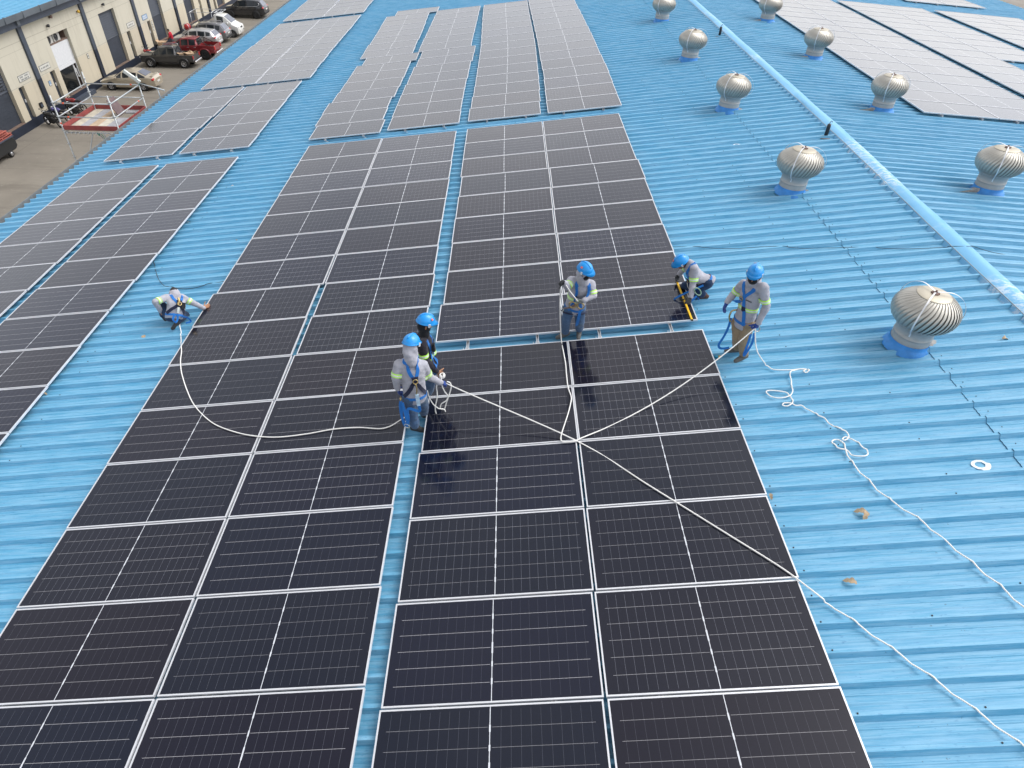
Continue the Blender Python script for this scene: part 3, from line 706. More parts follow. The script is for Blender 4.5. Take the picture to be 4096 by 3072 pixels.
def car(lab, cat_name, pt, st, glass_side, shields, wheels, r, rim, mtx, group, extras=None, arch=None):
    """st: cross sections from nose to tail (x forward); glass_side: intervals carrying side glass; shields: (interval, material)"""
    root = thing(cat_name, lab, 'pickup' if 'pickup' in cat_name else ('truck' if 'truck' in cat_name else 'car'), mtx, group)
    secs = [section(*s) for s in st]; n = len(secs); vs = []; fs = []; K = 7
    for s in secs: vs += [(x, y, z) for x, y, z in s] + [(x, -y, z) for x, y, z in s[:-1]]
    W2 = 13
    def idx(i, j, side): return i * W2 + (j if (side > 0 or j == 6) else 7 + j)
    for i in range(n - 1):
        for j in range(6):
            fs.append((idx(i, j, 1), idx(i, j + 1, 1), idx(i + 1, j + 1, 1), idx(i + 1, j, 1))); fs.append((idx(i, j, -1), idx(i + 1, j, -1), idx(i + 1, j + 1, -1), idx(i, j + 1, -1)))
        fs.append((idx(i, 0, 1), idx(i + 1, 0, 1), idx(i + 1, 0, -1), idx(i, 0, -1)))
    for i, rv in ((0, 1), (n - 1, 0)):
        loop = [idx(i, j, 1) for j in range(7)] + [idx(i, j, -1) for j in range(5, -1, -1)]
        fs.append(tuple(loop if rv else loop[::-1]))
    m = MB(); m.add(vs, fs, True); body = m.build('body', pt, root); body.data.set_sharp_from_angle(angle=math.radians(32))
    for i in glass_side:
        for s in (1, -1):
            m = MB(); a = secs[i][3]; b = secs[i + 1][3]; c = secs[i + 1][4]; d = secs[i][4]
            f = lambda p: (p[0], p[1] * s, p[2]); quad_patch(m, f(a), f(b), f(c), f(d), 0.075, 0.010, Vector((0, s, 0.2))); m.build('side_window', M['glass'], root, fix=False)
    for i, mt, nm, out in shields:
        m = MB(); A = secs[i]; B = secs[i + 1]
        a = Vector(A[4]); b = Vector(B[4]); a.y *= 0.96; b.y *= 0.96; a.z = A[5][2] - 0.01; b.z = B[5][2] - 0.01
        quad_patch(m, a, b, (b.x, -b.y, b.z), (a.x, -a.y, a.z), 0.09, 0.03, Vector(out)); m.build(nm, mt, root, fix=False)
    ww = st[n // 2][5]
    m = MB()
    for (x, y) in wheels:
        s = 1 if y > 0 else -1; yo = s * (ww - 0.005)
        m.lathe([(0.0, yo - s * 0.25), (r * 1.16, yo - s * 0.25), (r * 1.16, yo + s * 0.012), (0, yo + s * 0.012)], 24, (x, 0, r * 1.03), 'y')
    m.build('wheel_arch', M['trim'], root, fix=False)
    wheel_set(root, wheels, r, 0.22, rim)
    return root
def lamp(root, name, c, s, mt, bev=0.02):
    m = MB(); m.box((c[0] - s[0] / 2, c[1] - s[1] / 2, c[2] - s[2] / 2), (c[0] + s[0] / 2, c[1] + s[1] / 2, c[2] + s[2] / 2)); return m.build(name, mt, root, bevel=bev)
def mirrors(root, x, y, z, mt):
    for s in (1, -1): m = MB(); m.box((x - 0.05, s * y, z), (x + 0.06, s * (y + 0.2), z + 0.14)); m.build('wing_mirror', mt, root, bevel=0.03)
GRP = 'vehicles parked along the facade'
def at(xf, xr, ynear, half, wb, head=PI):
    s = abs(xf - xr) / wb; return T((xf + xr) / 2, ynear + half * s, GZ) @ RZ(head) @ Matrix.Scale(s, 4)
# beige saloon, nose to the wall
pt = paint('beige_paint', (0.47, 0.41, 0.31), 0.35)
st = [(2.18, 0.32, 0.58, 0.62, 0.62, 0.66, 0.55), (2.05, 0.20, 0.66, 0.72, 0.80, 0.82, 0.68), (1.30, 0.18, 0.84, 0.90, 0.84, 0.87, 0.74), (0.98, 0.18, 0.90, 0.98, 0.84, 0.87, 0.72),
      (0.28, 0.18, 0.93, 1.40, 0.85, 0.88, 0.60), (-0.35, 0.18, 0.95, 1.46, 0.85, 0.88, 0.61), (-0.95, 0.18, 0.97, 1.40, 0.85, 0.88, 0.60), (-1.62, 0.20, 1.00, 1.08, 0.84, 0.87, 0.66), (-2.12, 0.26, 0.96, 1.05, 0.80, 0.83, 0.66), (-2.26, 0.34, 0.80, 0.86, 0.70, 0.74, 0.62)]
r_ = car('beige four door saloon with alloy wheels parked nose to the wall', 'saloon_car', pt, st, [3, 4, 5, 6], [(3, M['glass'], 'windscreen', (1, 0, 1)), (6, M['glassl'], 'rear_window', (-1, 0, 1))], [(1.30, 0.81), (1.30, -0.81), (-1.30, 0.81), (-1.30, -0.81)], 0.31, M['rim'], at(-30.0, -27.47, 46.0, 0.86, 2.6), GRP)
for s in (1, -1):
    lamp(r_, 'tail_light', (-2.13, s * 0.68, 0.86), (0.22, 0.30, 0.20), M['red'], 0.05); lamp(r_, 'headlight', (2.06, s * 0.6, 0.60), (0.26, 0.34, 0.13), M['clear'], 0.05)
lamp(r_, 'number_plate', (-2.27, 0, 0.62), (0.03, 0.5, 0.12), M['plate'], 0.005); lamp(r_, 'boot_spoiler', (-2.02, 0, 1.085), (0.22, 1.2, 0.035), pt, 0.012); mirrors(r_, 0.72, 0.86, 0.93, pt)
for s in (1, -1):
    for x in (0.1, -0.85): lamp(r_, 'door_handle', (x, s * 0.875, 0.84), (0.16, 0.03, 0.03), M['chrome'], 0.008)
def bed(root, x0, x1, hw, z0, z1, pt_, inner=None):
    t = 0.07; m = MB()
    m.box((x1, hw - t, z0), (x0, hw, z1)); m.box((x1, -hw, z0), (x0, -hw + t, z1)); m.box((x1, -hw + t, z0), (x1 + t, hw - t, z1)); m.box((x0 - t, -hw + t, z0), (x0, hw - t, z1)); m.build('load_bed', pt_, root, bevel=0.02)
    m = MB(); m.box((x1 + t, -hw + t, z0 - 0.02), (x0 - t, hw - t, z0 + 0.03)); m.build('bed_floor', inner or M['trim'], root)
def flares(root, spots, r, hw, mt):
    for (x, y) in spots:
        s = 1 if y > 0 else -1; m = MB(); pts = []
        for k in range(13):
            a = PI * (k / 12); pts.append((x + math.cos(a) * r * 1.22, s * (hw + 0.01), r * 1.0 + math.sin(a) * r * 1.20))
        m.tube(pts, 0.065, 6); m.build('wheel_flare', mt, root)
# grey crew-cab pickup
pt = paint('graphite_paint', (0.042, 0.042, 0.043), 0.3, 0.4)
st = [(2.55, 0.50, 0.86, 0.92, 0.70, 0.76, 0.62), (2.42, 0.42, 1.00, 1.07, 0.86, 0.89, 0.74), (1.35, 0.42, 1.08, 1.16, 0.88, 0.91, 0.76), (0.55, 0.42, 1.13, 1.72, 0.88, 0.91, 0.64), (-0.20, 0.42, 1.15, 1.77, 0.88, 0.91, 0.65), (-0.88, 0.42, 1.16, 1.73, 0.88, 0.91, 0.65), (-1.02, 0.44, 1.14, 1.20, 0.88, 0.90, 0.70), (-1.06, 0.44, 0.80, 0.84, 0.88, 0.89, 0.80), (-2.55, 0.50, 0.80, 0.84, 0.86, 0.89, 0.80)]
wh4 = [(1.60, 0.85), (1.60, -0.85), (-1.60, 0.85), (-1.60, -0.85)]
r_ = car('dark grey crew cab pickup with silver roof rails and cardboard in its bed', 'pickup_truck', pt, st, [2, 3, 4], [(2, M['glass'], 'windscreen', (1, 0, 1)), (5, M['glass'], 'rear_window', (-1, 0, 0.3))], wh4, 0.40, M['rim'], at(-29.69, -26.79, 52.72, 0.92, 3.2), GRP)
bed(r_, -1.06, -2.58, 0.90, 0.80, 1.14, pt); flares(r_, wh4, 0.40, 0.90, pt)
for s in (1, -1):
    m = MB(); m.tube(smooth_path([(0.62, s * 0.60, 1.72), (0.55, s * 0.60, 1.82), (-0.2, s * 0.60, 1.86), (-0.75, s * 0.60, 1.82), (-0.82, s * 0.60, 1.74)], 5), 0.035, 8); m.build('roof_rail', M['rim'], r_)
    lamp(r_, 'tail_light', (-2.59, s * 0.80, 0.95), (0.06, 0.16, 0.30), M['red']); lamp(r_, 'headlight', (2.44, s * 0.70, 0.86), (0.2, 0.30, 0.16), M['clear'], 0.04)
    lamp(r_, 'side_step', (-0.2, s * 0.93, 0.42), (2.0, 0.12, 0.05), M['trim'])
lamp(r_, 'rear_bumper', (-2.70, 0, 0.56), (0.16, 1.6, 0.18), M['chrome'], 0.04); mirrors(r_, 1.0, 0.90, 1.12, pt)
PKM = at(-29.69, -26.79, 52.72, 0.92, 3.2)
for k, (x, y, z, a, s, lab) in enumerate([(-1.35, 0.35, 0.83, 0.3, (0.4, 0.35, 0.38), 'open cardboard box in the grey pickup bed behind its cab'), (-1.75, -0.1, 0.83, 0.8, (0.45, 0.4, 0.34), 'cardboard box in the middle of the grey pickup bed'), (-2.2, 0.25, 0.83, 0.1, (0.5, 0.4, 0.36), 'cardboard box at the tailgate of the grey pickup bed'), (-2.15, -0.45, 0.83, -0.4, (0.42, 0.38, 0.30), 'tilted cardboard box on the far side of the grey pickup bed')]):
    t_ = thing('cardboard_box', lab, 'box', PKM @ T(x, y, z) @ RZ(a), 'cardboard boxes in the pickup bed')
    m = MB(); w, d, h = s; m.box((-w / 2, -d / 2, 0), (w / 2, d / 2, h)); m.build('carton', M['card'], t_)
    flaps(t_, w, d, h)
# red pickup with roll bar
pt = paint('red_paint', (0.26, 0.022, 0.028), 0.3, 0.3)
r_ = car('dark red pickup with black roll bar and big tyres', 'pickup_truck', pt, st, [2, 3, 4], [(2, M['glass'], 'windscreen', (1, 0, 1)), (5, M['glass'], 'rear_window', (-1, 0, 0.3))], wh4, 0.42, M['rimd'], at(-28.95, -25.95, 55.62, 0.92, 3.2) @ T(0, 0, 0.06), GRP)
bed(r_, -1.06, -2.62, 0.91, 0.80, 1.20, pt); flares(r_, wh4, 0.42, 0.90, pt)
for s in (1, -1):
    m = MB(); m.tube(smooth_path([(-1.15, s * 0.72, 1.2), (-1.2, s * 0.66, 1.62), (-1.2, 0, 1.70)], 5), 0.04, 8); m.tube([(-1.22, s * 0.66, 1.6), (-2.0, s * 0.74, 1.2)], 0.035, 8); m.tube([(-1.2, s * 0.6, 1.25), (-1.2, -s * 0.5, 1.62)], 0.025, 6); m.build('roll_bar', M['trim'], r_)
    lamp(r_, 'tail_light', (-2.62, s * 0.80, 0.98), (0.10, 0.20, 0.36), M['red'], 0.03); lamp(r_, 'headlight', (2.44, s * 0.70, 0.86), (0.2, 0.30, 0.16), M['clear'], 0.04)
    lamp(r_, 'door_handle', (-0.1, s * 0.915, 1.02), (0.18, 0.03, 0.04), M['chrome'], 0.01); lamp(r_, 'door_handle', (-0.75, s * 0.915, 1.02), (0.18, 0.03, 0.04), M['chrome'], 0.01)
lamp(r_, 'rear_bumper', (-2.74, 0, 0.56), (0.16, 1.6, 0.2), M['chrome'], 0.04); mirrors(r_, 1.0, 0.90, 1.12, pt)
# silver crossover, grey estate: tail towards us
def suv(lab, pt, x_tail, ynear, sc_, rails, h=1.0, rimm=None, seam=None, chrome_line=False, head=PI):
    st = [(2.15, 0.34, 0.70, 0.76, 0.66, 0.72, 0.58), (2.02, 0.24, 0.82, 0.88, 0.84, 0.86, 0.72), (1.15, 0.24, 0.98, 1.06, 0.88, 0.90, 0.76), (0.40, 0.24, 1.03, 1.52 * h, 0.89, 0.91, 0.64), (-0.45, 0.24, 1.06, 1.60 * h, 0.89, 0.91, 0.66), (-1.20, 0.24, 1.09, 1.56 * h, 0.89, 0.91, 0.66), (-1.72, 0.26, 1.12, 1.50 * h, 0.88, 0.90, 0.64), (-2.08, 0.30, 1.05, 1.10, 0.86, 0.89, 0.74), (-2.20, 0.36, 0.86, 0.92, 0.78, 0.82, 0.70)]
    r = car(lab, 'estate_car', pt, st, [2, 3, 4, 5], [(2, M['glass'], 'windscreen', (1, 0, 1)), (6, M['glassl'], 'rear_window', (-1, 0, 0.6))], [(1.32, 0.84), (1.32, -0.84), (-1.30, 0.84), (-1.30, -0.84)], 0.35, rimm or M['rim'], T(x_tail - 2.2 * sc_, ynear + 0.9 * sc_, GZ) @ RZ(head) @ Matrix.Scale(sc_, 4), GRP)
    for s in (1, -1):
        lamp(r, 'tail_light', (-2.06, s * 0.70, 0.98), (0.16, 0.38, 0.17), M['red'], 0.05); lamp(r, 'headlight', (2.0, s * 0.66, 0.72), (0.26, 0.34, 0.16), M['clear'], 0.05)
        if rails: m = MB(); m.tube([(0.3, s * 0.60, 1.52 * h), (0.2, s * 0.60, 1.62 * h), (-1.4, s * 0.60, 1.62 * h), (-1.5, s * 0.60, 1.54 * h)], 0.026, 6); m.build('roof_rail', M['rim'], r)
        if chrome_line: m = MB(); m.tube([(0.9, s * 0.90, 1.03), (-0.4, s * 0.905, 1.08), (-1.6, s * 0.89, 1.14), (-1.78, s * 0.80, 1.30), (-1.5, s * 0.68, 1.50)], 0.018, 6); m.build('chrome_trim', M['chrome'], r)
    lamp(r, 'rear_bumper', (-2.20, 0, 0.50), (0.12, 1.5, 0.2), M['trim'] if not seam else pt, 0.04); lamp(r, 'number_plate', (-2.215, 0, 0.80), (0.03, 0.5, 0.12), M['plate'], 0.005); mirrors(r, 0.75, 0.89, 1.04, pt); return r
suv('silver crossover with wide red tail lights beside the red pickup', paint('silver_paint', (0.50, 0.50, 0.50), 0.5), -26.15, 59.45, 0.98, False, 1.0, seam=True)
suv('grey estate car with silver roof rails beside the white truck', paint('grey_paint', (0.19, 0.19, 0.20), 0.5), -26.0, 61.75, 1.0, True, 1.05)
suv('black crossover with chrome window line parked farthest away', paint('black_paint', (0.012, 0.013, 0.018), 0.2, 0.25), -25.45, 72.98, 1.08, False, 1.04, M['rimd'], chrome_line=True)
# small white cab-over truck, nose to the yard
pt = paint('white_paint', (0.70, 0.70, 0.67), 0.0, 0.3)
st = [(1.62, 0.36, 0.70, 0.78, 0.62, 0.68, 0.56), (1.52, 0.24, 0.84, 0.95, 0.76, 0.79, 0.66), (1.02, 0.24, 1.05, 1.16, 0.79, 0.81, 0.68), (0.38, 0.24, 1.12, 1.72, 0.79, 0.81, 0.62), (-0.30, 0.24, 1.12, 1.82, 0.79, 0.81, 0.63), (-0.48, 0.26, 1.12, 1.78, 0.79, 0.81, 0.62), (-0.52, 0.40, 0.58, 0.62, 0.74, 0.76, 0.70), (-2.3, 0.44, 0.58, 0.62, 0.74, 0.76, 0.70)]
whs = [(1.0, 0.735), (1.0, -0.735), (-1.5, 0.735), (-1.5, -0.735)]
r_ = car('small white single cab truck with pipe rack facing the yard', 'flatbed_truck', pt, st, [3], [(2, M['glassl'], 'windscreen', (1, 0, 0.8))], whs, 0.30, M['rim'], T(-26.18 - 1.0 * 1.1, 64.2 + 0.8 * 1.1, GZ) @ Matrix.Scale(1.1, 4), GRP)
for s in (1, -1):
    lamp(r_, 'headlight', (1.50, s * 0.55, 0.80), (0.22, 0.30, 0.20), M['clear'], 0.06); lamp(r_, 'fog_lamp', (1.58, s * 0.5, 0.50), (0.12, 0.14, 0.1), M['trim'], 0.03)
lamp(r_, 'grille', (1.58, 0, 0.76), (0.12, 0.5, 0.16), M['trim'], 0.04); mirrors(r_, 0.72, 0.80, 1.12, pt)
bm_ = mat('truck_bed_beige', (0.46, 0.42, 0.33), 0.7); bed(r_, -0.56, -2.6, 0.80, 0.62, 0.92, bm_, bm_)
m = MB()
for s in (1, -1):
    m.tube([(-0.6, s * 0.74, 0.92), (-0.6, s * 0.74, 1.98)], 0.022, 6); m.tube([(-2.5, s * 0.74, 0.92), (-2.5, s * 0.74, 1.98)], 0.022, 6); m.tube([(0.25, s * 0.70, 2.02), (0.0, s * 0.74, 1.98), (-2.4, s * 0.74, 1.98), (-2.7, s * 0.70, 1.88)], 0.022, 6)
for x in (0.25, -0.3, -0.6, -2.5): m.tube([(x, -0.74, 1.98), (x, 0.74, 1.98)], 0.02, 6)
m.tube([(-0.6, -0.74, 1.5), (-0.1, -0.7, 1.98)], 0.018, 6); m.tube([(-0.6, 0.74, 1.5), (-0.1, 0.7, 1.98)], 0.018, 6)
m.build('pipe_rack', M['rail'], r_)
# motorcycles
def moto(lab, mtx, tank):
    r = thing('motorcycle', lab, 'motorcycle', mtx, 'motorcycles parked along the facade')
    for x in (0.62, -0.62):
        m = MB(); m.tube([(x + 0.27 * math.cos(a * PI / 9), 0, 0.30 + 0.27 * math.sin(a * PI / 9)) for a in range(18)], 0.045, 8, closed=True); w = m.build('wheel', M['tyre'], r)
        m = MB()
        for q in range(6): a = q * PI / 3; m.bar((x, 0, 0.30), (x + 0.25 * math.cos(a), 0, 0.30 + 0.25 * math.sin(a)), 0.02)
        m.build('spokes', M['rim'], w, fix=False)
    m = MB(); m.tube(smooth_path([(0.62, 0, 0.30), (0.48, 0, 0.70), (0.40, 0, 0.95)], 4), 0.035, 6); m.tube([(0.45, 0, 0.75), (0.0, 0, 0.42), (-0.62, 0, 0.32)], 0.04, 6); m.tube([(-0.62, 0, 0.32), (-0.5, 0, 0.72)], 0.03, 6); m.box((-0.18, -0.13, 0.22), (0.25, 0.13, 0.52)); m.build('frame', M['trim'], r, fix=False)
    m = MB(); m.ball((0.12, 0, 0.76), 0.2, 8, (1.5, 0.75, 0.75)); m.box((-0.72, -0.1, 0.68), (-0.45, 0.1, 0.78)); m.ball((0.52, 0, 0.78), 0.14, 8, (1, 1.2, 1)); m.build('bodywork', tank, r)
    m = MB(); m.ball((-0.38, 0, 0.76), 0.2, 8, (1.9, 0.7, 0.35)); m.build('seat', M['trim'], r)
    m = MB(); m.tube(smooth_path([(0.28, 0.36, 1.0), (0.38, 0.2, 1.03), (0.40, 0, 0.98), (0.38, -0.2, 1.03), (0.28, -0.36, 1.0)], 4), 0.018, 6)
    for s in (1, -1): m.tube([(0.36, s * 0.25, 1.02), (0.38, s * 0.34, 1.16)], 0.01, 5); m.ball((0.38, s * 0.36, 1.19), 0.055, 6, (0.4, 1, 0.7))
    m.build('handlebar', M['dark'], r); m = MB(); m.lathe([(0.0, 0.0), (0.08, 0.0), (0.09, 0.06)], 10, (0.55, 0, 0.86), 'x'); m.build('headlight', M['clear'], r)
mp = mat('moto_red', (0.33, 0.03, 0.03), 0.3); mu = mat('moto_purple', (0.10, 0.09, 0.24), 0.3); mk = mat('moto_black', (0.02, 0.02, 0.022), 0.3)
moto('black motorcycle nearest the camera beside the navy plinth', T(-30.2, 37.6, GZ) @ RZ(2.7), mk)
moto('purple motorcycle parked behind the scaffold handrail', T(-30.15, 38.6, GZ) @ RZ(2.75), mu)
moto('black motorcycle with pale cover, middle of the row behind the scaffold', T(-29.7, 39.7, GZ) @ RZ(2.6), mk)
moto('red motorcycle in front of the shop front', T(-30.2, 40.8, GZ) @ RZ(2.9), mp)
moto('motorcycle with mirrors just showing past the grey pickup bonnet', T(-30.5, 54.9, GZ) @ RZ(2.9), mp)
# dark cart with red slatted load at the left edge
r_ = thing('trailer', 'black trailer loaded with red slatted pallets at the left edge', 'trailer', T(-30.35, 31.0, GZ)); TRM = T(-30.35, 31.0, GZ)
m = MB(); m.prism([(-1.2, 0.55), (-1.2, 1.05), (1.5, 1.05), (1.72, 0.85), (1.72, 0.45), (1.5, 0.30), (-1.0, 0.30)], -0.6, 0.55, 'yz'); m.build('body', mat('trailer_black', (0.018, 0.019, 0.02), 0.5), r_, bevel=0.05)
m = MB(); m.box((-0.66, -1.25, 1.05), (0.62, 1.60, 1.10)); m.build('rail', M['slate'], r_)
for x, y in ((0.50, 0.85), (0.50, -0.8), (-0.55, 0.85), (-0.55, -0.8)): m = MB(); m.lathe([(0.07, -0.07), (0.19, -0.07), (0.2, 0), (0.19, 0.07), (0.07, 0.07)], 18, (x, y, 0.2), 'x'); w = m.build('wheel', M['tyre'], r_); m = MB(); m.lathe([(0.0, 0.085), (0.11, 0.08), (0.12, 0.06)], 16, (x, y, 0.2), 'x', cap=False); m.build('rim', M['rim'], w)
rs = mat('red_slats', (0.36, 0.10, 0.075), 0.8, 0, 0.3, 5)
for k, (z, y1, lab) in enumerate([(1.10, 1.7, 'lower red slatted pallet on the black trailer'), (1.34, 1.35, 'upper red slatted pallet on the black trailer')]):
    t_ = thing('pallet', lab, 'pallet', TRM @ T(0, 0, z), 'red pallets on the trailer')
    m = MB()
    for q in range(5): m.box((-0.55 + q * 0.23, -1.2, 0.12), (-0.41 + q * 0.23, y1, 0.15)); m.box((-0.55 + q * 0.23, -1.2, 0.0), (-0.41 + q * 0.23, y1, 0.03))
    for q in range(4): m.box((-0.55, -1.15 + q * (y1 + 1.0) / 3, 0.03), (0.51, -1.05 + q * (y1 + 1.0) / 3, 0.12))
    m.build('slats', rs, t_, fix=False)
# red round machine of unclear type, and cartons, by the wall
t_ = thing('round_machine', 'red rounded machine with grey ring beside the pilaster', 'machine', T(-30.5, 64.0, GZ))
m = MB(); m.ball((0, 0, 0.92), 0.36, 10, (0.9, 1.0, 0.85)); m.build('drum', mat('drum_red', (0.40, 0.025, 0.03), 0.4), t_)
m = MB(); m.tube([(0.1 * math.sin(a), -0.28 - 0.05 * math.cos(a), 0.95 + 0.33 * math.sin(a * 1.0) * 1.0) if False else (0.30 * math.cos(a), -0.36, 0.92 + 0.34 * math.sin(a)) for a in [k * PI / 10 for k in range(20)]], 0.025, 6, closed=True); m.build('ring_guard', M['rail'], t_)
m = MB()
for s in ((-.2, -.2), (.2, -.2), (-.2, .25), (.2, .25)): m.tube([(s[0], s[1], 0.0), (s[0] * 0.8, s[1] * 0.8, 0.7)], 0.025, 6)
m.build('stand', M['dark'], t_)
for k, (x, y, a, s, lab) in enumerate([(-30.75, 58.2, 0.2, (0.6, 0.7, 0.85), 'tall open carton on ground beside man in red shirt'), (-30.3, 58.5, 0.7, (0.45, 0.5, 0.5), 'smaller open carton at feet of man in red shirt')]):
    t_ = thing('cardboard_box', lab, 'box', T(x, y, GZ) @ RZ(a), 'cartons beside the roller door'); w, d, h = s
    m = MB(); m.box((-w / 2, -d / 2, 0), (w / 2, d / 2, h)); m.build('carton', M['card'], t_)
    flaps(t_, w, d, h)
# ---------------------------------------------------------------- scaffold tower at the eaves
M['scaf'] = mat('scaffold_tube', (0.42, 0.44, 0.44), 0.45, 0.5, 0.15, 5); M['toe'] = mat('toe_board', (0.27, 0.055, 0.05), 0.75, 0, 0.25, 4)
M['orange'] = mat('orange_tag', (0.75, 0.12, 0.05), 0.6); M['green'] = mat('green_twine', (0.03, 0.28, 0.20), 0.7)
sf = thing('scaffold_tower', 'steel scaffold tower with red toe boards beside the eaves', 'scaffold', T(-16.2, 17.0, GZ)); SI = T(16.2, -17.0, -GZ)
def sp(m, n, mt, **k): return m.build(n, mt, sf, SI, **k)
XA, XB, YA, YB, DK = -16.2, -14.02, 17.0, 19.6, -2.2
tops = {(XA, YA): -0.92, (XB, YA): -0.88, (XA, YB): -0.75, (XB, YB): -0.85}
for (x, y), zt in tops.items():
    m = MB(); m.tube([(x, y, GZ), (x, y, zt)], 0.027, 8)
    for z in [zt - 0.25 - k * 0.53 for k in range(14)]: m.lathe([(0.03, -0.018), (0.062, -0.01), (0.062, 0.01), (0.03, 0.018)], 8, (x, y, z))
    m.lathe([(0.09, 0), (0.09, 0.012)], 4, (x, y, GZ)); sp(m, 'standard', M['scaf'])
for z in (DK - 0.12, DK + 0.48, DK + 1.0):
    for a, b in (((XA, YA), (XB, YA)), ((XA, YB), (XB, YB)), ((XA, YA), (XA, YB)), ((XB, YA), (XB, YB))):
        m = MB(); m.tube([(*a, z), (*b, z)], 0.025, 8); sp(m, 'ledger', M['scaf'])
for z in (-4.4, -6.8):
    for a, b in (((XA, YA), (XB, YA)), ((XA, YB), (XB, YB)), ((XA, YA), (XA, YB)), ((XB, YA), (XB, YB))): m = MB(); m.tube([(*a, z), (*b, z)], 0.025, 8); sp(m, 'ledger', M['scaf'])
m = MB(); m.tube([(-15.1, YA, DK - 0.12), (-16.15, YA, -4.4)], 0.025, 8); sp(m, 'brace', M['scaf']); m = MB(); m.tube([(-14.9, YA, DK - 0.12), (-14.1, YA, -3.6)], 0.02, 8); sp(m, 'brace', M['scaf']); m = MB(); m.tube([(XA, YA, -4.4), (XA, YB, -6.8)], 0.022, 8); sp(m, 'brace', M['scaf'])
pc = [mat('plank_pale', (0.46, 0.42, 0.33), 0.8, 0, 0.2, 4), mat('plank_grey', (0.33, 0.33, 0.34), 0.75, 0, 0.2, 4), mat('plank_tan', (0.44, 0.33, 0.22), 0.8, 0, 0.25, 4), mat('plank_cream', (0.50, 0.47, 0.38), 0.8, 0, 0.2, 4)]
for k, x in enumerate([XA + 0.06 + 0.345 * i for i in range(6)]):
    y1 = YB - 0.05 if k < 4 else 18.55
    m = MB(); m.box((x, YA + 0.05, DK - 0.06), (x + 0.335, y1, DK - 0.01)); sp(m, 'deck_plank', pc[[0, 1, 2, 3, 1, 1][k]], bevel=0.006)
    if k >= 4: m = MB(); m.box((x, 19.2, DK - 0.06), (x + 0.335, YB - 0.05, DK - 0.01)); sp(m, 'deck_plank', pc[1])
m = MB()
hp = [Vector((XB - 0.72, 18.60, DK)), Vector((XB - 0.72, 19.2, DK)), Vector((XB - 1.05, 19.25, DK + 0.62)), Vector((XB - 1.05, 18.65, DK + 0.62))]
nr = (hp[1] - hp[0]).cross(hp[3] - hp[0]).normalized() * 0.03
m.add(hp + [p + nr for p in hp], [(0, 1, 2, 3), (7, 6, 5, 4), (0, 4, 5, 1), (1, 5, 6, 2), (2, 6, 7, 3), (3, 7, 4, 0)], False); sp(m, 'trapdoor', mat('trapdoor_brown', (0.13, 0.085, 0.085), 0.6, 0, 0.3, 4))
for a, b in (((XA, YA), (XB, YA)), ((XA, YB), (XB, YB)), ((XA, YA), (XA, YB)), ((XB, YA), (XB, YB))):
    m = MB(); d = Vector((b[0] - a[0], b[1] - a[1], 0)).normalized() * 0.04; m.bar(Vector((*a, DK + 0.07)) + d, Vector((*b, DK + 0.07)) - d, 0.03, 0.17); sp(m, 'toe_board', M['toe'])
m = MB()
for k in range(13): m.box((XA + 0.1 + k * 0.165, YA - 0.06, DK - 0.15), (XA + 0.14 + k * 0.165, YA + 0.03, DK - 0.09))
sp(m, 'plank_hooks', M['rail'], fix=False)
for p in ((XA + 0.36, YA, DK + 1.0), (XA + 0.36, YA, DK + 0.48), (XB - 0.36, YB, DK + 1.0), (XB, YB - 0.5, DK + 0.48), (XA, YA, DK + 0.2), (XA, YB, DK + 0.15)):
    m = MB(); v = (1, 0, 0) if p[2] > DK + 0.4 and p[0] != XB else ((0, 1, 0) if p[0] == XB else (0, 0, 1)); q = Vector(p) + Vector(v) * 0.07; m.tube([p, q], 0.031, 8); sp(m, 'tape_mark', M['orange'])
m = MB(); m.tube([(XB - 0.05, YB, DK + 1.08), (-13.02, YB, -1.39)], 0.025, 8); m.tube([(-13.3, YB, -1.32), (-13.27, YB, -1.86)], 0.022, 8); sp(m, 'outrigger', M['scaf'])
m = MB(); m.bar((XB + 0.08, YB, -1.10), (-14.46, YB, -0.66), 0.10, 0.12); sp(m, 'hoist_arm', mat('hoist_white', (0.60, 0.62, 0.58), 0.5, 0.2)); m = MB(); m.ball((XB - 0.02, YB, -0.98), 0.05, 6); m.tube([(XB, YB, -1.0), (XB + 0.05, YB - 0.05, -1.2)], 0.012, 5); sp(m, 'twine', M['green'])
m = MB(); m.tube(smooth_path([(-14.9, YA - 0.03, DK - 0.1), (-14.85, YA - 0.05, DK - 0.2), (-14.75, YA - 0.04, DK - 0.12), (-14.6, YA, -2.9), (-14.55, YA, -3.5)], 4), 0.012, 5); sp(m, 'twine', M['green'])
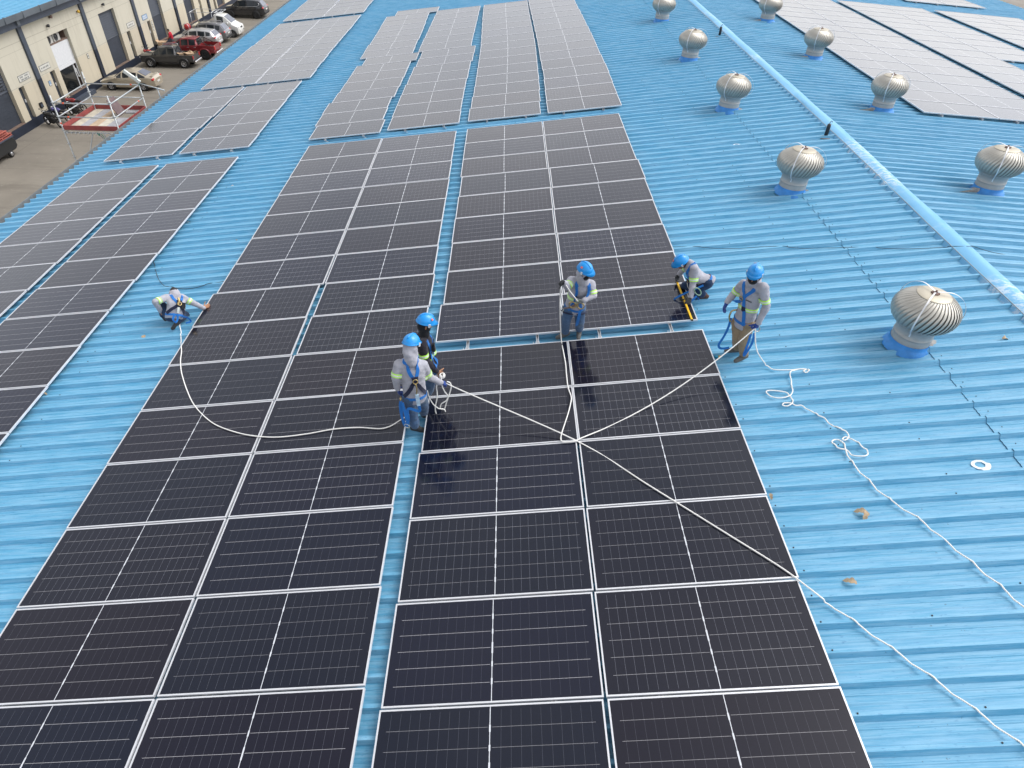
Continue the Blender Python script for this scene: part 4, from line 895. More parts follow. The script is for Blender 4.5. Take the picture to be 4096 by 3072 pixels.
POSE = {
'W1': {'pelvis': (-0.094, -1.907, 0.594), 'neck': (-0.098, -1.908, 1.303), 'head': (-0.090, -1.876, 1.501), 'shL': (-0.278, -1.959, 1.247), 'shR': (0.057, -1.861, 1.160), 'elL': (-0.338, -2.010, 1.022), 'wrL': (-0.336, -1.949, 0.769), 'elR': (0.129, -1.767, 0.860), 'wrR': (0.281, -1.639, 0.636), 'hdR': (0.366, -1.584, 0.574), 'hdL': (-0.322, -1.926, 0.669), 'hipL': (-0.165, -1.950, 0.593), 'hipR': (-0.019, -1.864, 0.539), 'knL': (-0.150, -1.937, 0.235), 'anL': (-0.122, -1.942, -0.042), 'toeL': (-0.045, -1.946, -0.127), 'knR': (0.008, -1.747, 0.239), 'anR': (-0.013, -1.643, -0.062), 'toeR': (-0.009, -1.621, -0.132)},
'W2': {'pelvis': (0.052, -1.320, 0.464), 'neck': (0.036, -1.323, 1.290), 'head': (0.059, -1.319, 1.499), 'shR': (0.016, -1.477, 1.275), 'shL': (0.086, -1.163, 1.089), 'elR': (0.042, -1.504, 0.976), 'wrR': (0.205, -1.449, 0.711), 'hdR': (0.261, -1.430, 0.642), 'elL': (0.127, -1.157, 0.782), 'wrL': (0.155, -1.254, 0.600), 'hdL': (0.200, -1.298, 0.562), 'hipR': (0.040, -1.413, 0.484), 'hipL': (0.075, -1.226, 0.358), 'knR': (0.018, -1.406, 0.093), 'knL': (0.036, -1.272, -0.024), 'anR': (-0.026, -1.393, -0.262), 'anL': (-0.057, -1.236, -0.407), 'toeR': (0.015, -1.387, -0.329), 'toeL': (-0.007, -1.228, -0.455)},
'W3': {'pelvis': (2.497, 0.218, 0.864), 'neck': (2.568, 0.047, 1.490), 'head': (2.573, -0.014, 1.708), 'shR': (2.387, 0.071, 1.501), 'shL': (2.712, 0.068, 1.450), 'elR': (2.300, -0.078, 1.461), 'wrR': (2.242, -0.222, 1.614), 'hdR': (2.196, -0.246, 1.645), 'elL': (2.768, -0.041, 1.275), 'wrL': (2.606, -0.140, 1.247), 'hdL': (2.540, -0.151, 1.209), 'hipR': (2.404, 0.210, 0.834), 'hipL': (2.591, 0.226, 0.828), 'knR': (2.366, 0.155, 0.629), 'anR': (2.382, 0.254, 0.297), 'knL': (2.612, 0.162, 0.602), 'anL': (2.654, 0.298, 0.209), 'toeR': (2.236, 0.193, 0.196), 'toeL': (2.626, 0.160, 0.201)},
'W5': {'pelvis': (5.149, -0.694, 1.252), 'neck': (5.108, -0.708, 1.953), 'head': (5.081, -0.740, 2.124), 'shR': (5.026, -0.559, 1.882), 'shL': (5.205, -0.887, 2.029), 'elR': (4.963, -0.463, 1.632), 'wrR': (4.855, -0.545, 1.518), 'hdR': (4.821, -0.573, 1.415), 'elL': (5.319, -0.940, 1.711), 'wrL': (5.261, -0.979, 1.428), 'hdL': (5.235, -0.989, 1.329), 'hipR': (5.100, -0.616, 1.174), 'hipL': (5.199, -0.773, 1.269), 'knR': (5.134, -0.676, 0.918), 'anR': (5.222, -0.607, 0.532), 'knL': (5.190, -0.813, 0.938), 'anL': (5.281, -0.811, 0.582), 'toeR': (5.051, -0.593, 0.475), 'toeL': (5.144, -0.880, 0.499)},
'W4': {'pelvis': (5.086, 1.160, 0.909), 'neck': (4.721, 1.271, 1.187), 'head': (4.568, 1.326, 1.165), 'shR': (4.746, 1.113, 1.179), 'shL': (4.729, 1.448, 1.111), 'elR': (4.769, 1.041, 0.906), 'wrR': (4.745, 0.895, 0.681), 'hdR': (4.670, 0.785, 0.647), 'elL': (4.708, 1.573, 0.896), 'wrL': (4.670, 1.669, 0.717), 'hdL': (4.631, 1.613, 0.662), 'hipR': (5.051, 1.077, 0.907), 'hipL': (5.044, 1.271, 0.842), 'knL': (4.749, 1.388, 0.643), 'anL': (4.845, 1.311, 0.463), 'toeL': (4.739, 1.191, 0.484), 'knR': (4.845, 1.098, 0.685), 'anR': (5.059, 1.098, 0.586), 'toeR': (4.975, 1.124, 0.514)},
'W6': {'pelvis': (-5.557, 1.864, -0.624), 'neck': (-5.545, 2.138, -0.303), 'head': (-5.617, 2.281, -0.337), 'shL': (-5.660, 2.023, -0.258), 'shR': (-5.446, 2.197, -0.363), 'elR': (-5.273, 2.207, -0.507), 'wrR': (-5.061, 2.168, -0.596), 'hdR': (-5.009, 2.243, -0.609), 'elL': (-5.797, 1.802, -0.234), 'wrL': (-5.811, 1.887, -0.520), 'hdL': (-5.815, 1.908, -0.593), 'hipL': (-5.634, 1.852, -0.619), 'hipR': (-5.499, 1.933, -0.670), 'knL': (-5.867, 2.063, -0.428), 'anL': (-5.800, 1.917, -0.666), 'toeL': (-5.882, 2.031, -0.694), 'knR': (-5.471, 2.135, -0.772), 'anR': (-5.506, 1.835, -0.748), 'toeR': (-5.535, 1.776, -0.828)},
}
R_MAIN = [(0.261,-1.43,0.642),(0.366,-1.584,0.574),(2.324,-2.534,0.323),(3.279,-3.526,0.435),(4.072,-4.372,0.536),(4.579,-4.916,0.601),(4.811,-5.22,0.63),(4.868,-5.279,0.622),(5.047,-5.397,0.546),(5.268,-5.674,0.574),(5.526,-5.996,0.607),(5.761,-6.307,0.637),(5.979,-6.598,0.665),(6.237,-6.958,0.698),(6.482,-7.3,0.729)]
R_TIE = [(5.235,-0.989,1.329),(4.887,-1.179,1.091),(4.539,-1.368,0.887),(4.191,-1.558,0.714),(3.844,-1.747,0.574),(3.496,-1.936,0.467),(3.148,-2.126,0.392),(2.8,-2.316,0.349),(2.452,-2.505,0.339),(2.337,-2.561,0.319),(2.196,-2.567,0.301),(2.136,-2.529,0.293),(2.138,-2.438,0.293),(2.168,-2.317,0.297),(2.226,-2.124,0.304),(2.287,-1.914,0.312),(2.344,-1.667,0.319),(2.353,-1.547,0.321),(2.321,-1.312,0.317),(2.318,-1.001,0.316),(2.323,-0.684,0.317),(2.309,-0.378,0.315),(2.298,-0.017,0.293),(2.252,-0.072,0.63),(2.192,-0.164,1.254),(2.196,-0.246,1.645),(2.351,-0.247,1.457),(2.488,-0.205,1.261)]
R_LEFT = [(-0.164,-1.97,0.284),(-0.202,-2.007,0.279),(-0.367,-1.78,-0.031),(-0.523,-1.914,-0.051),(-0.694,-1.956,-0.072),(-1.034,-1.892,-0.116),(-1.444,-1.884,-0.168),(-1.866,-1.946,-0.222),(-2.296,-1.971,-0.277),(-2.645,-1.922,-0.322),(-2.991,-1.815,-0.366),(-3.402,-1.614,-0.418),(-3.695,-1.395,-0.456),(-4.053,-1.022,-0.501),(-4.339,-0.613,-0.538),(-4.661,-0.062,-0.579),(-4.847,0.345,-0.603),(-4.946,0.649,-0.615),(-5.043,0.87,-0.644),(-5.196,1.159,-0.762),(-5.321,1.487,-0.778),(-5.486,1.834,-0.799),(-5.482,1.826,-0.75)]
R_ROOF = [(5.235,-0.989,1.329),(5.253,-1.02,1.217),(5.302,-1.065,1.029),(5.38,-1.101,0.882),(5.587,-1.019,0.635),(5.707,-1.138,0.63),(5.938,-1.187,0.659),(6.133,-1.187,0.684),(6.199,-1.247,0.693),(6.158,-1.288,0.687),(6.104,-1.273,0.681),(6.156,-1.224,0.687),(6.074,-1.187,0.677),(5.942,-1.234,0.66),(5.886,-1.298,0.653),(5.869,-1.432,0.651),(5.818,-1.578,0.644),(5.802,-1.698,0.642),(5.727,-1.785,0.632),(5.619,-1.83,0.619),(5.51,-1.816,0.605),(5.406,-1.691,0.591),(5.446,-1.648,0.597),(5.592,-1.672,0.615),(5.711,-1.717,0.63),(5.727,-1.802,0.632),(5.721,-1.937,0.632),(5.688,-1.991,0.628),(5.613,-2.025,0.618),(5.554,-2.004,0.61),(5.585,-1.965,0.614),(5.684,-1.977,0.627),(5.74,-2.026,0.634),(5.83,-2.037,0.646),(5.891,-2.13,0.653),(5.967,-2.277,0.663),(6.056,-2.354,0.674),(6.099,-2.505,0.68),(6.155,-2.591,0.687),(6.237,-2.652,0.698),(6.257,-2.732,0.7),(6.217,-2.79,0.695),(6.163,-2.824,0.688),(6.147,-2.796,0.686),(6.18,-2.755,0.69),(6.23,-2.755,0.697),(6.293,-2.862,0.705),(6.345,-2.992,0.711),(6.386,-3.033,0.717),(6.374,-3.105,0.715),(6.317,-3.146,0.708),(6.234,-3.142,0.697),(6.163,-3.106,0.688),(6.115,-3.016,0.682),(6.026,-2.983,0.671),(5.983,-2.916,0.665),(5.979,-2.84,0.665),(6.027,-2.795,0.671),(6.084,-2.801,0.678),(6.116,-2.88,0.682),(6.109,-2.979,0.681),(6.093,-3.158,0.679),(6.104,-3.301,0.681),(6.181,-3.601,0.69),(6.281,-3.891,0.703),(6.417,-4.108,0.721),(6.546,-4.327,0.737),(6.646,-4.564,0.75),(6.811,-4.945,0.771),(6.949,-5.264,0.788),(7.047,-5.543,0.801),(7.183,-6.025,0.818)]
R_COIL1 = [(0.298,-1.616,0.758),(0.245,-1.625,0.646),(0.215,-1.651,0.556),(0.22,-1.67,0.385),(0.178,-1.688,0.131),(0.203,-1.663,-0.029),(0.277,-1.62,-0.117),(0.346,-1.567,-0.124),(0.353,-1.556,-0.054),(0.294,-1.586,0.018),(0.252,-1.624,0.085),(0.278,-1.65,0.206),(0.358,-1.636,0.267),(0.41,-1.596,0.383),(0.437,-1.572,0.503),(0.423,-1.574,0.58),(0.377,-1.602,0.63)]
R_COIL2 = [(0.293,-1.637,0.757),(0.303,-1.645,0.581),(0.336,-1.63,0.447),(0.381,-1.602,0.32),(0.343,-1.588,0.143),(0.293,-1.597,-0.038),(0.226,-1.628,-0.171),(0.241,-1.646,-0.201),(0.292,-1.647,-0.142),(0.335,-1.65,-0.008),(0.318,-1.663,0.093),(0.226,-1.679,0.134),(0.147,-1.703,0.251),(0.099,-1.732,0.417),(0.081,-1.755,0.568)]
CABLE1 = [(-7.531,5.176,-1.067),(-7.318,4.823,-1.04),(-7.02,4.254,-1.002),(-6.69,3.729,-0.96),(-6.4,3.483,-0.923),(-6.053,3.338,-0.879),(-5.728,3.32,-0.837),(-5.423,3.413,-0.798),(-5.13,3.485,-0.761),(-4.931,3.579,-0.735)]
CABLE2 = [(4.629,3.294,0.485),(4.868,3.217,0.516),(5.364,3.068,0.579),(5.796,2.96,0.634),(6.141,2.918,0.678),(6.612,2.877,0.738),(6.911,2.809,0.777),(7.358,2.654,0.834),(8.047,2.576,0.922),(8.56,2.446,0.987),(9.059,2.307,1.051),(9.717,2.239,1.135),(9.962,2.211,1.166),(10.023,2.162,1.199),(10.17,2.096,1.238),(10.413,2.048,1.269)]
CABLE3 = [(0.223, 2.17), (0.344, 2.065), (0.511, 1.973), (0.764, 1.907), (1.037, 1.867), (1.552, 1.775)]
LEAF = [(-6.093,1.47,-0.909),(-7.24,6.956,-1.056),(-5.486,5.581,-0.831),(-6.806,9.243,-1.0),(-7.323,-0.129,-1.066),(0.004,21.249,-0.131),(-0.166,2.613,-0.152),(9.477,-0.813,1.079),(9.524,-0.916,1.085),(5.886,-4.087,0.621),(5.909,-4.147,0.623),(5.368,-5.088,0.554),(4.868,-3.736,0.49)]
RING = [(7.729,-3.511,0.831),(7.634,8.388,0.819)]
TOOL = [(4.849,-0.655,0.493),(4.921,-0.671,0.502)]
POLE = [(4.635,1.556,0.612),(4.643,0.262,0.613)]
# ---------------------------------------------------------------- people
MLI = ML.inverted()
def cloth(name, col, rough=0.9, var=0.14, bs=38.0, stain=None):
    t = NT(name); v = t.coords('Object')
    c = t.ramp(t.noise(v, 7.0, 5, 0.6), [(0.3, tuple(x * (1 - var) for x in col)), (0.7, tuple(min(1, x * (1 + var)) for x in col))])
    if stain: c = t.mix(t.ramp(t.noise(v, 3.2, 4), [(0.55, 0.0), (0.72, 0.7)]), c, stain)
    t.base(c); t.bump(t.noise(v, bs, 4, 0.6), 0.35, 0.012); t.b.inputs['Sheen Weight'].default_value = 0.15
    return t.set(rough, spec=0.2)
M['hood'] = cloth('grey_hoodie', (0.36, 0.36, 0.40)); M['darkj'] = cloth('dark_jacket', (0.022, 0.020, 0.028)); M['jean'] = cloth('blue_jeans', (0.050, 0.095, 0.175), stain=(0.13, 0.19, 0.25))
M['navyj'] = cloth('navy_trousers', (0.018, 0.038, 0.085)); M['khaki'] = cloth('khaki_trousers', (0.27, 0.205, 0.13)); M['redt'] = cloth('red_shirt', (0.42, 0.018, 0.035)); M['dgrey'] = cloth('dark_grey_trousers', (0.07, 0.075, 0.085))
M['blackc'] = cloth('black_cloth', (0.012, 0.013, 0.016)); M['glove'] = cloth('blue_glove', (0.025, 0.055, 0.22)); M['gloveb'] = cloth('black_glove', (0.03, 0.033, 0.035)); M['gloveg'] = cloth('grey_glove', (0.16, 0.17, 0.165))
M['skin'] = mat('skin', (0.33, 0.16, 0.085), 0.55, 0, 0.1, 12); M['hair'] = mat('black_hair', (0.012, 0.010, 0.010), 0.6)
M['boot'] = cloth('black_boot', (0.028, 0.030, 0.032), 0.7); M['bootb'] = cloth('brown_boot', (0.10, 0.055, 0.04), 0.75); M['bootg'] = cloth('grey_boot', (0.10, 0.10, 0.095), 0.8)
M['helm'] = mat('helmet_blue', (0.006, 0.27, 0.70), 0.38, 0, 0.05, 4, coat=0.3); M['logo'] = mat('helmet_badge', (0.62, 0.13, 0.10), 0.5); M['clip'] = mat('helmet_clip', (0.6, 0.62, 0.62), 0.4)
M['web'] = cloth('harness_webbing', (0.018, 0.155, 0.48), 0.75, 0.1, 120); M['pad'] = cloth('harness_pad', (0.018, 0.022, 0.05), 0.85); M['gold'] = mat('plated_ring', (0.50, 0.38, 0.17), 0.35, 0.8); M['steel'] = mat('steel_hook', (0.48, 0.50, 0.48), 0.3, 0.8); M['shock'] = mat('clear_shock_pack', (0.36, 0.50, 0.62), 0.3, 0, 0.2, 20)
M['lime'] = mat('lime_tape', (0.48, 0.90, 0.08), 0.6, 0, 0.04); M['silv'] = mat('silver_tape', (0.66, 0.70, 0.66), 0.4, 0, 0.06)
def V(p): return Vector(p)
def capsule(m, p, r0, q, r1, n=12):
    p = V(p); q = V(q); d = q - p
    if d.length < 1e-5: d = Vector((0, 0, 1e-4))
    d.normalize(); x = d.orthogonal().normalized(); y = d.cross(x); rings = []
    for k in range(5): a = -PI / 2 + (PI / 2) * k / 4; rings.append((p + d * r0 * math.sin(a), max(r0 * math.cos(a), 0.0006)))
    for k in range(5): a = (PI / 2) * k / 4; rings.append((q + d * r1 * math.sin(a), max(r1 * math.cos(a), 0.0006)))
    loftr(m, [(c, x * r, y * r) for c, r in rings], n)
def loftr(m, rings, n=16):
    vs = []; fs = []
    for c, x, y in rings:
        for j in range(n): a = 2 * PI * j / n; vs.append(c + x * math.cos(a) + y * math.sin(a))
    k = len(rings)
    for i in range(k - 1):
        for j in range(n): j2 = (j + 1) % n; fs.append((i * n + j, i * n + j2, i * n + n + j2, i * n + n + j))
    fs.append(tuple(range(n - 1, -1, -1))); fs.append(tuple((k - 1) * n + j for j in range(n))); m.add(vs, fs, True)
def ellipsoid(m, c, x, y, z, n=14):
    """x, y, z are half-axis vectors"""
    loftr(m, [(V(c) + z * math.sin(a), x * max(math.cos(a), 0.004), y * max(math.cos(a), 0.004)) for a in [(-PI / 2 + PI * k / 12) for k in range(13)]], n)
def solidify_union(m, name, mt, parent, voxel, smooth=4, wrinkle=0.0, wf=9.0):
    me = bpy.data.meshes.new('tmp'); me.from_pydata([tuple(v) for v in m.v], [], m.f); me.update()
    bm = bmesh.new(); bm.from_mesh(me); bmesh.ops.recalc_face_normals(bm, faces=bm.faces); bm.to_mesh(me); bm.free()
    o = bpy.data.objects.new('tmp', me); COL.objects.link(o)
    r = o.modifiers.new('r', 'REMESH'); r.mode = 'VOXEL'; r.voxel_size = voxel; r.adaptivity = 0.0
    s = o.modifiers.new('s', 'SMOOTH'); s.iterations = smooth; s.factor = 0.5
    dg = bpy.context.evaluated_depsgraph_get(); me2 = bpy.data.meshes.new_from_object(o.evaluated_get(dg)); me2.name = name
    bpy.data.objects.remove(o); bpy.data.meshes.remove(me)
    if wrinkle:
        nm = [v.normal.copy() for v in me2.vertices]
        for v, n_ in zip(me2.vertices, nm):
            c = v.co; w = noise.noise(Vector((c.x * wf, c.y * wf, c.z * wf * 1.6))) + 0.6 * noise.noise(Vector((c.x * wf * 2.3, c.y * wf * 2.3 + 5, c.z * wf * 3.2)))
            v.co = c + n_ * w * wrinkle
    me2.materials.clear(); me2.materials.append(mt)
    me2.polygons.foreach_set('use_smooth', [True] * len(me2.polygons)); me2.update()
    ob = link(name, me2, parent); return ob
def reparent_local(o, inv): o.matrix_local = inv
def hand(m, wr, hd, pn, thumb, curl=0.5, add=0.0, spread=1.0):
    wr = V(wr); d = (V(hd) - wr).normalized(); pn = V(pn); pn = (pn - d * pn.dot(d)).normalized(); w = d.cross(pn); w = w if w.dot(V(thumb)) >= 0 else -w
    capsule(m, wr, 0.030 + add, wr + d * 0.03, 0.032 + add)
    for t in (-1, 0, 1): capsule(m, wr + d * 0.035 + w * t * 0.020, 0.018 + add, wr + d * 0.090 + w * t * 0.028, 0.015 + add)
    for i, L in enumerate((0.078, 0.090, 0.084, 0.064)):
        b = wr + d * 0.095 + w * (1.5 - i) * 0.0215 * spread; dr = d.copy(); dr = (dr + w * (1.5 - i) * 0.07 * spread).normalized(); r = 0.0105 - 0.0006 * i + add
        for k, f in enumerate((0.42, 0.33, 0.25)):
            a = curl * (0.55, 0.75, 0.5)[k] * (1 + 0.08 * i); dr = (dr * math.cos(a) + pn * math.sin(a)).normalized() if k == 0 else (Matrix.Rotation(a, 3, dr.cross(pn).normalized()) @ dr if dr.cross(pn).length > 1e-4 else dr)
            e = b + dr * L * f; capsule(m, b, r, e, r * 0.93, 8); b = e; r *= 0.93
    b = wr + d * 0.035 + w * 0.030; dr = (d * 0.65 + w * 0.75 + pn * 0.35 * (0.4 + curl)).normalized()
    for k, f in enumerate((0.045, 0.034, 0.028)):
        e = b + dr * f; capsule(m, b, 0.0135 + add - 0.001 * k, e, 0.0122 + add - 0.001 * k, 8); b = e; dr = (dr + d * 0.3 + pn * 0.45 * curl).normalized()
def ribbon(pts, nrms, width, thick=0.004, closed=False):
    m = MB(); vs = []; fs = []; n = len(pts)
    for i, (p, nr) in enumerate(zip(pts, nrms)):
        a = pts[i - 1] if (i > 0 or closed) else p; b = pts[(i + 1) % n] if (i < n - 1 or closed) else p
        d = (b - a).normalized() if (b - a).length > 1e-6 else Vector((0, 0, 1)); s = d.cross(nr)
        s = s.normalized() * width / 2 if s.length > 1e-6 else d.orthogonal() * width / 2
        for u, w in ((-1, 1), (1, 1), (1, -1), (-1, -1)): vs.append(p + s * u + nr * thick * w)
    for i in range(n if closed else n - 1):
        i2 = (i + 1) % n
        for j in range(4): fs.append((i * 4 + j, i * 4 + (j + 1) % 4, i2 * 4 + (j + 1) % 4, i2 * 4 + j))
    if not closed: fs += [(0, 1, 2, 3), ((n - 1) * 4 + 3, (n - 1) * 4 + 2, (n - 1) * 4 + 1, (n - 1) * 4)]
    m.add(vs, fs, False); return m
def bvh_of(o):
    me = o.data; return BVHTree.FromPolygons([v.co.copy() for v in me.vertices], [tuple(p.vertices) for p in me.polygons])
def strap(name, bvh, pts, width, mt, parent, off=0.007, k=5):
    path = smooth_path(pts, k); P_ = []; N_ = []
    for p in path:
        loc, nr, i, d = bvh.find_nearest(p); P_.append(loc + nr * off); N_.append(nr)
    for _ in range(2): P_ = [P_[0]] + [(P_[i - 1] + P_[i] * 2 + P_[i + 1]) / 4 for i in range(1, len(P_) - 1)] + [P_[-1]]
    return ribbon(P_, N_, width).build(name, mt, parent, fix=False)
def loop_strap(name, bvh, c, ax, r, width, mt, parent, off=0.007, n=36, inner=None):
    ax = V(ax).normalized(); x = ax.orthogonal().normalized(); y = ax.cross(x); P_ = []; N_ = []
    for k in range(n):
        a = 2 * PI * k / n; d = x * math.cos(a) + y * math.sin(a); loc, nr, i, ds = bvh.ray_cast(V(c) + d * r, -d, r)
        if loc is None: loc, nr = V(c) + d * r * 0.5, d
        nr = (nr - ax * nr.dot(ax)).normalized() if (nr - ax * nr.dot(ax)).length > 1e-4 else d
        P_.append(loc + d * off); N_.append(d)
    P_ = [(P_[k - 1] + P_[k] * 2 + P_[(k + 1) % n]) / 4 for k in range(n)]
    o = ribbon(P_, N_, width, 0.003, True).build(name, mt, parent, fix=False)
    if inner: ribbon([p + q * 0.003 for p, q in zip(P_, N_)], N_, width * 0.42, 0.0025, True).build('silver_stripe', inner, o, fix=False)
    return o
def ring(name, c, nrm, r, rt, mt, parent, squash=1.0):
    nrm = V(nrm).normalized(); x = nrm.orthogonal().normalized(); y = nrm.cross(x); m = MB()
    m.tube([V(c) + x * r * math.cos(2 * PI * k / 16) + y * r * squash * math.sin(2 * PI * k / 16) for k in range(16)], rt, 6, closed=True); return m.build(name, mt, parent)
def helmet(root, c, f, u, logo=0.0):
    f = V(f); u = V(u).normalized(); f = (f - u * f.dot(u)).normalized(); r = f.cross(u)
    X = Matrix((r * 0.93, f * 0.93, u * 0.95)).transposed().to_4x4(); X.translation = V(c)
    m = MB(); n = 32; vs = []; fs = []
    A = [0, 8, 20, 34, 50, 66, 80, 90]
    for a in A:
        ca, sa = math.cos(math.radians(a)), math.sin(math.radians(a))
        for j in range(n):
            t = 2 * PI * j / n; ct, st = math.cos(t), math.sin(t)
            rd = 1.0 + (0.03 * math.exp(-((ct) / 0.22) ** 2) * (sa > 0.3)); vs.append((0.128 * ca * ct * (1 if ca > .02 else 0), 0.152 * ca * st, 0.030 + 0.135 * sa * rd ** 0.5))
    for i in range(len(A) - 1):
        for j in range(n): j2 = (j + 1) % n; fs.append((i * n + j, i * n + j2, i * n + n + j2, i * n + n + j))
    o0 = len(vs)   # brim, longer at the front
    for j in range(n):
        t = 2 * PI * j / n; ct, st = math.cos(t), math.sin(t); e = 0.014 + 0.050 * max(0, st) ** 3; vs.append(((0.128 + e * 0.8) * ct, (0.152 + e) * st, 0.022 - 0.012 * max(0, st) ** 3))
    for j in range(n):
        t = 2 * PI * j / n; vs.append((0.122 * math.cos(t), 0.146 * math.sin(t), 0.012))
    for j in range(n): j2 = (j + 1) % n; fs.append((o0 + j, o0 + j2, j2, j)); fs.append((o0 + n + j, o0 + n + j2, o0 + j2, o0 + j))
    m.add([X @ V(v) for v in vs], fs, True); h = m.build('helmet', M['helm'], root, fix=False)
    m = MB(); m.tube([X @ V((0, 0.152 * math.cos(math.radians(a)), 0.030 + 0.1355 * math.sin(math.radians(a)))) for a in range(40, 141, 10)], 0.012, 6); m.build('crown_ridge', M['helm'], h)
    for s in (1, -1):
        m = MB(); m.box((s * 0.128 - 0.006, 0.015, -0.012), (s * 0.128 + 0.008, 0.05, 0.045), X); m.build('ear_clip', M['clip'], h)
    p = V((0.105 * math.sin(logo), 0.128 * math.cos(logo), 0.112)); q = (p - V((0, 0, -0.02))).normalized(); m = MB()
    s_ = q.cross(V((0, 0, 1))).normalized(); t_ = s_.cross(q); p = p + q * 0.006
    m.add([X @ (p + s_ * a * 0.02 + t_ * b * 0.018) for a, b in ((-1, -1), (1, -1), (1, 1), (-1, 1))] + [X @ (p + q * 0.004 + s_ * a * 0.018 + t_ * b * 0.016) for a, b in ((-1, -1), (1, -1), (1, 1), (-1, 1))], [(3, 2, 1, 0), (4, 5, 6, 7), (0, 1, 5, 4), (1, 2, 6, 5), (2, 3, 7, 6), (3, 0, 4, 7)], False); m.build('badge', M['logo'], h)
    m = MB(); m.tube(smooth_path([X @ V((0.118, 0.03, 0.0)), X @ V((0.085, 0.05, -0.09)), X @ V((0.0, 0.06, -0.135)), X @ V((-0.085, 0.05, -0.09)), X @ V((-0.118, 0.03, 0.0))], 3), 0.006, 5); m.build('chin_strap', M['blackc'], h)
    return h
def person(key, label, face, jacket, trousers, boots, glove, hood=True, mask=None, arch=0.05, cap=True, logo=0.3, curl=(0.6, 0.6), scarf=None, bands=True, chest=False, group='solar panel installers', upv=None, headtilt=None, sleeves=True, voxel=0.013):
    J = {k: V(v) for k, v in POSE[key].items()}
    def lift(k, h):
        q = MLI @ J[k]
        if q.z < PAN + h: q.z = PAN + h; J[k] = ML @ q
    if key != 'RED':
        for s in 'LR': lift('an' + s, 0.15); lift('to' + 'e' + s if 'toe' + s in J else 'an' + s, 0.10)
    base = (J['anL'] + J['anR']) / 2; base.z = min(J['anL'].z, J['anR'].z) - 0.09
    root = thing('person', label, 'person', Matrix.Translation(base), group); inv = Matrix.Translation(-base)
    up = J['neck'] - J['pelvis']; L = up.length; u = up.normalized(); rt = J['shR'] - J['shL']; rt = (rt - u * rt.dot(u)).normalized(); fr = u.cross(rt)
    f = V(face).normalized(); hu = V(headtilt) if headtilt else (J['head'] - J['neck']).normalized() * 0.6 + V((0, 0, 0.4)); hu = (hu - f * hu.dot(f)).normalized(); hr = f.cross(hu); hc = J['head']
    def spine(v): return J['pelvis'] + up * v - fr * arch * 4 * max(0, v) * max(0, 1 - v)
    prof = [(-0.13, .165, .125), (-0.06, .182, .135), (0.12, .178, .132), (0.35, .172, .130), (0.62, .188, .140), (0.82, .182, .125), (0.95, .120, .098), (1.03, .072, .072)]
    def torso(m, k): loftr(m, [(spine(v), rt * a * k, fr * b * k) for v, a, b in prof], 20)
    # body: one continuous skin
    m = MB(); torso(m, 0.84); ub = 0.75
    for s in 'LR':
        capsule(m, J['neck'] - u * 0.06, 0.07 * ub, J['sh' + s], 0.072 * ub); capsule(m, J['sh' + s], 0.066 * ub, J['el' + s], 0.05 * ub); capsule(m, J['el' + s], 0.05 * ub, J['wr' + s], 0.036 * ub + 0.006)
        capsule(m, J['hip' + s], 0.09, J['kn' + s], 0.062); capsule(m, J['kn' + s], 0.06, J['an' + s], 0.042); capsule(m, J['an' + s], 0.038, J['an' + s].lerp(J.get('toe' + s, J['an' + s]), 0.4), 0.026)
        hd = J['hd' + s]; side = -1 if s == 'L' else 1
        pn = J.get('pn' + s); pn = pn if pn else (-rt * side * 0.8 + V((0, 0, -0.4)))
        hand(m, J['wr' + s], hd, pn, fr + u * 0.3, curl[0 if s == 'L' else 1])
    capsule(m, J['pelvis'], 0.11, J['hipL'], 0.09); capsule(m, J['pelvis'], 0.11, J['hipR'], 0.09)
    capsule(m, J['neck'] - u * 0.03, 0.058, hc - hu * 0.05, 0.055)
    ellipsoid(m, hc + hu * 0.012 - f * 0.008, hr * 0.074, f * 0.095, hu * 0.112); capsule(m, hc + f * 0.035 - hu * 0.055, 0.052, hc + f * 0.050 - hu * 0.078, 0.036)
    capsule(m, hc + f * 0.085 - hu * 0.002, 0.011, hc + f * 0.104 - hu * 0.032, 0.014); capsule(m, hc + f * 0.080 + hu * 0.022 - hr * 0.03, 0.012, hc + f * 0.080 + hu * 0.022 + hr * 0.03, 0.012)
    capsule(m, hc + f * 0.082 - hu * 0.066 - hr * 0.018, 0.008, hc + f * 0.082 - hu * 0.066 + hr * 0.018, 0.008)
    for s in (1, -1): ellipsoid(m, hc + hr * s * 0.078 - f * 0.005 - hu * 0.01, hr * s * 0.010, f * 0.018, hu * 0.032)
    body = solidify_union(m, 'body', M['skin'], root, 0.0085, 3); body.matrix_local = inv
    for s in (1, -1):
        m = MB(); ellipsoid(m, hc + hr * s * 0.030 + f * 0.080 + hu * 0.004, hr * 0.013, f * 0.010, hu * 0.008, 10); m.build('eye', M['silv'], root, inv); m = MB(); ellipsoid(m, hc + hr * s * 0.030 + f * 0.0885 + hu * 0.004, hr * 0.005, f * 0.003, hu * 0.005, 8); m.build('iris', M['blackc'], root, inv)
    # trousers, boots
    m = MB()
    for s in 'LR':
        capsule(m, J['hip' + s], 0.112, J['kn' + s], 0.086); capsule(m, J['kn' + s], 0.085, J['an' + s] + (J['kn' + s] - J['an' + s]).normalized() * 0.04, 0.076)
    capsule(m, J['hipL'], 0.118, J['hipR'], 0.118); loftr(m, [(spine(v), rt * a, fr * b) for v, a, b in ((-0.16, .13, .11), (-0.05, .165, .125), (0.06, .165, .123), (0.14, .15, .11))], 18)
    solidify_union(m, 'trousers', trousers, root, voxel, 4, 0.007, 11).matrix_local = inv
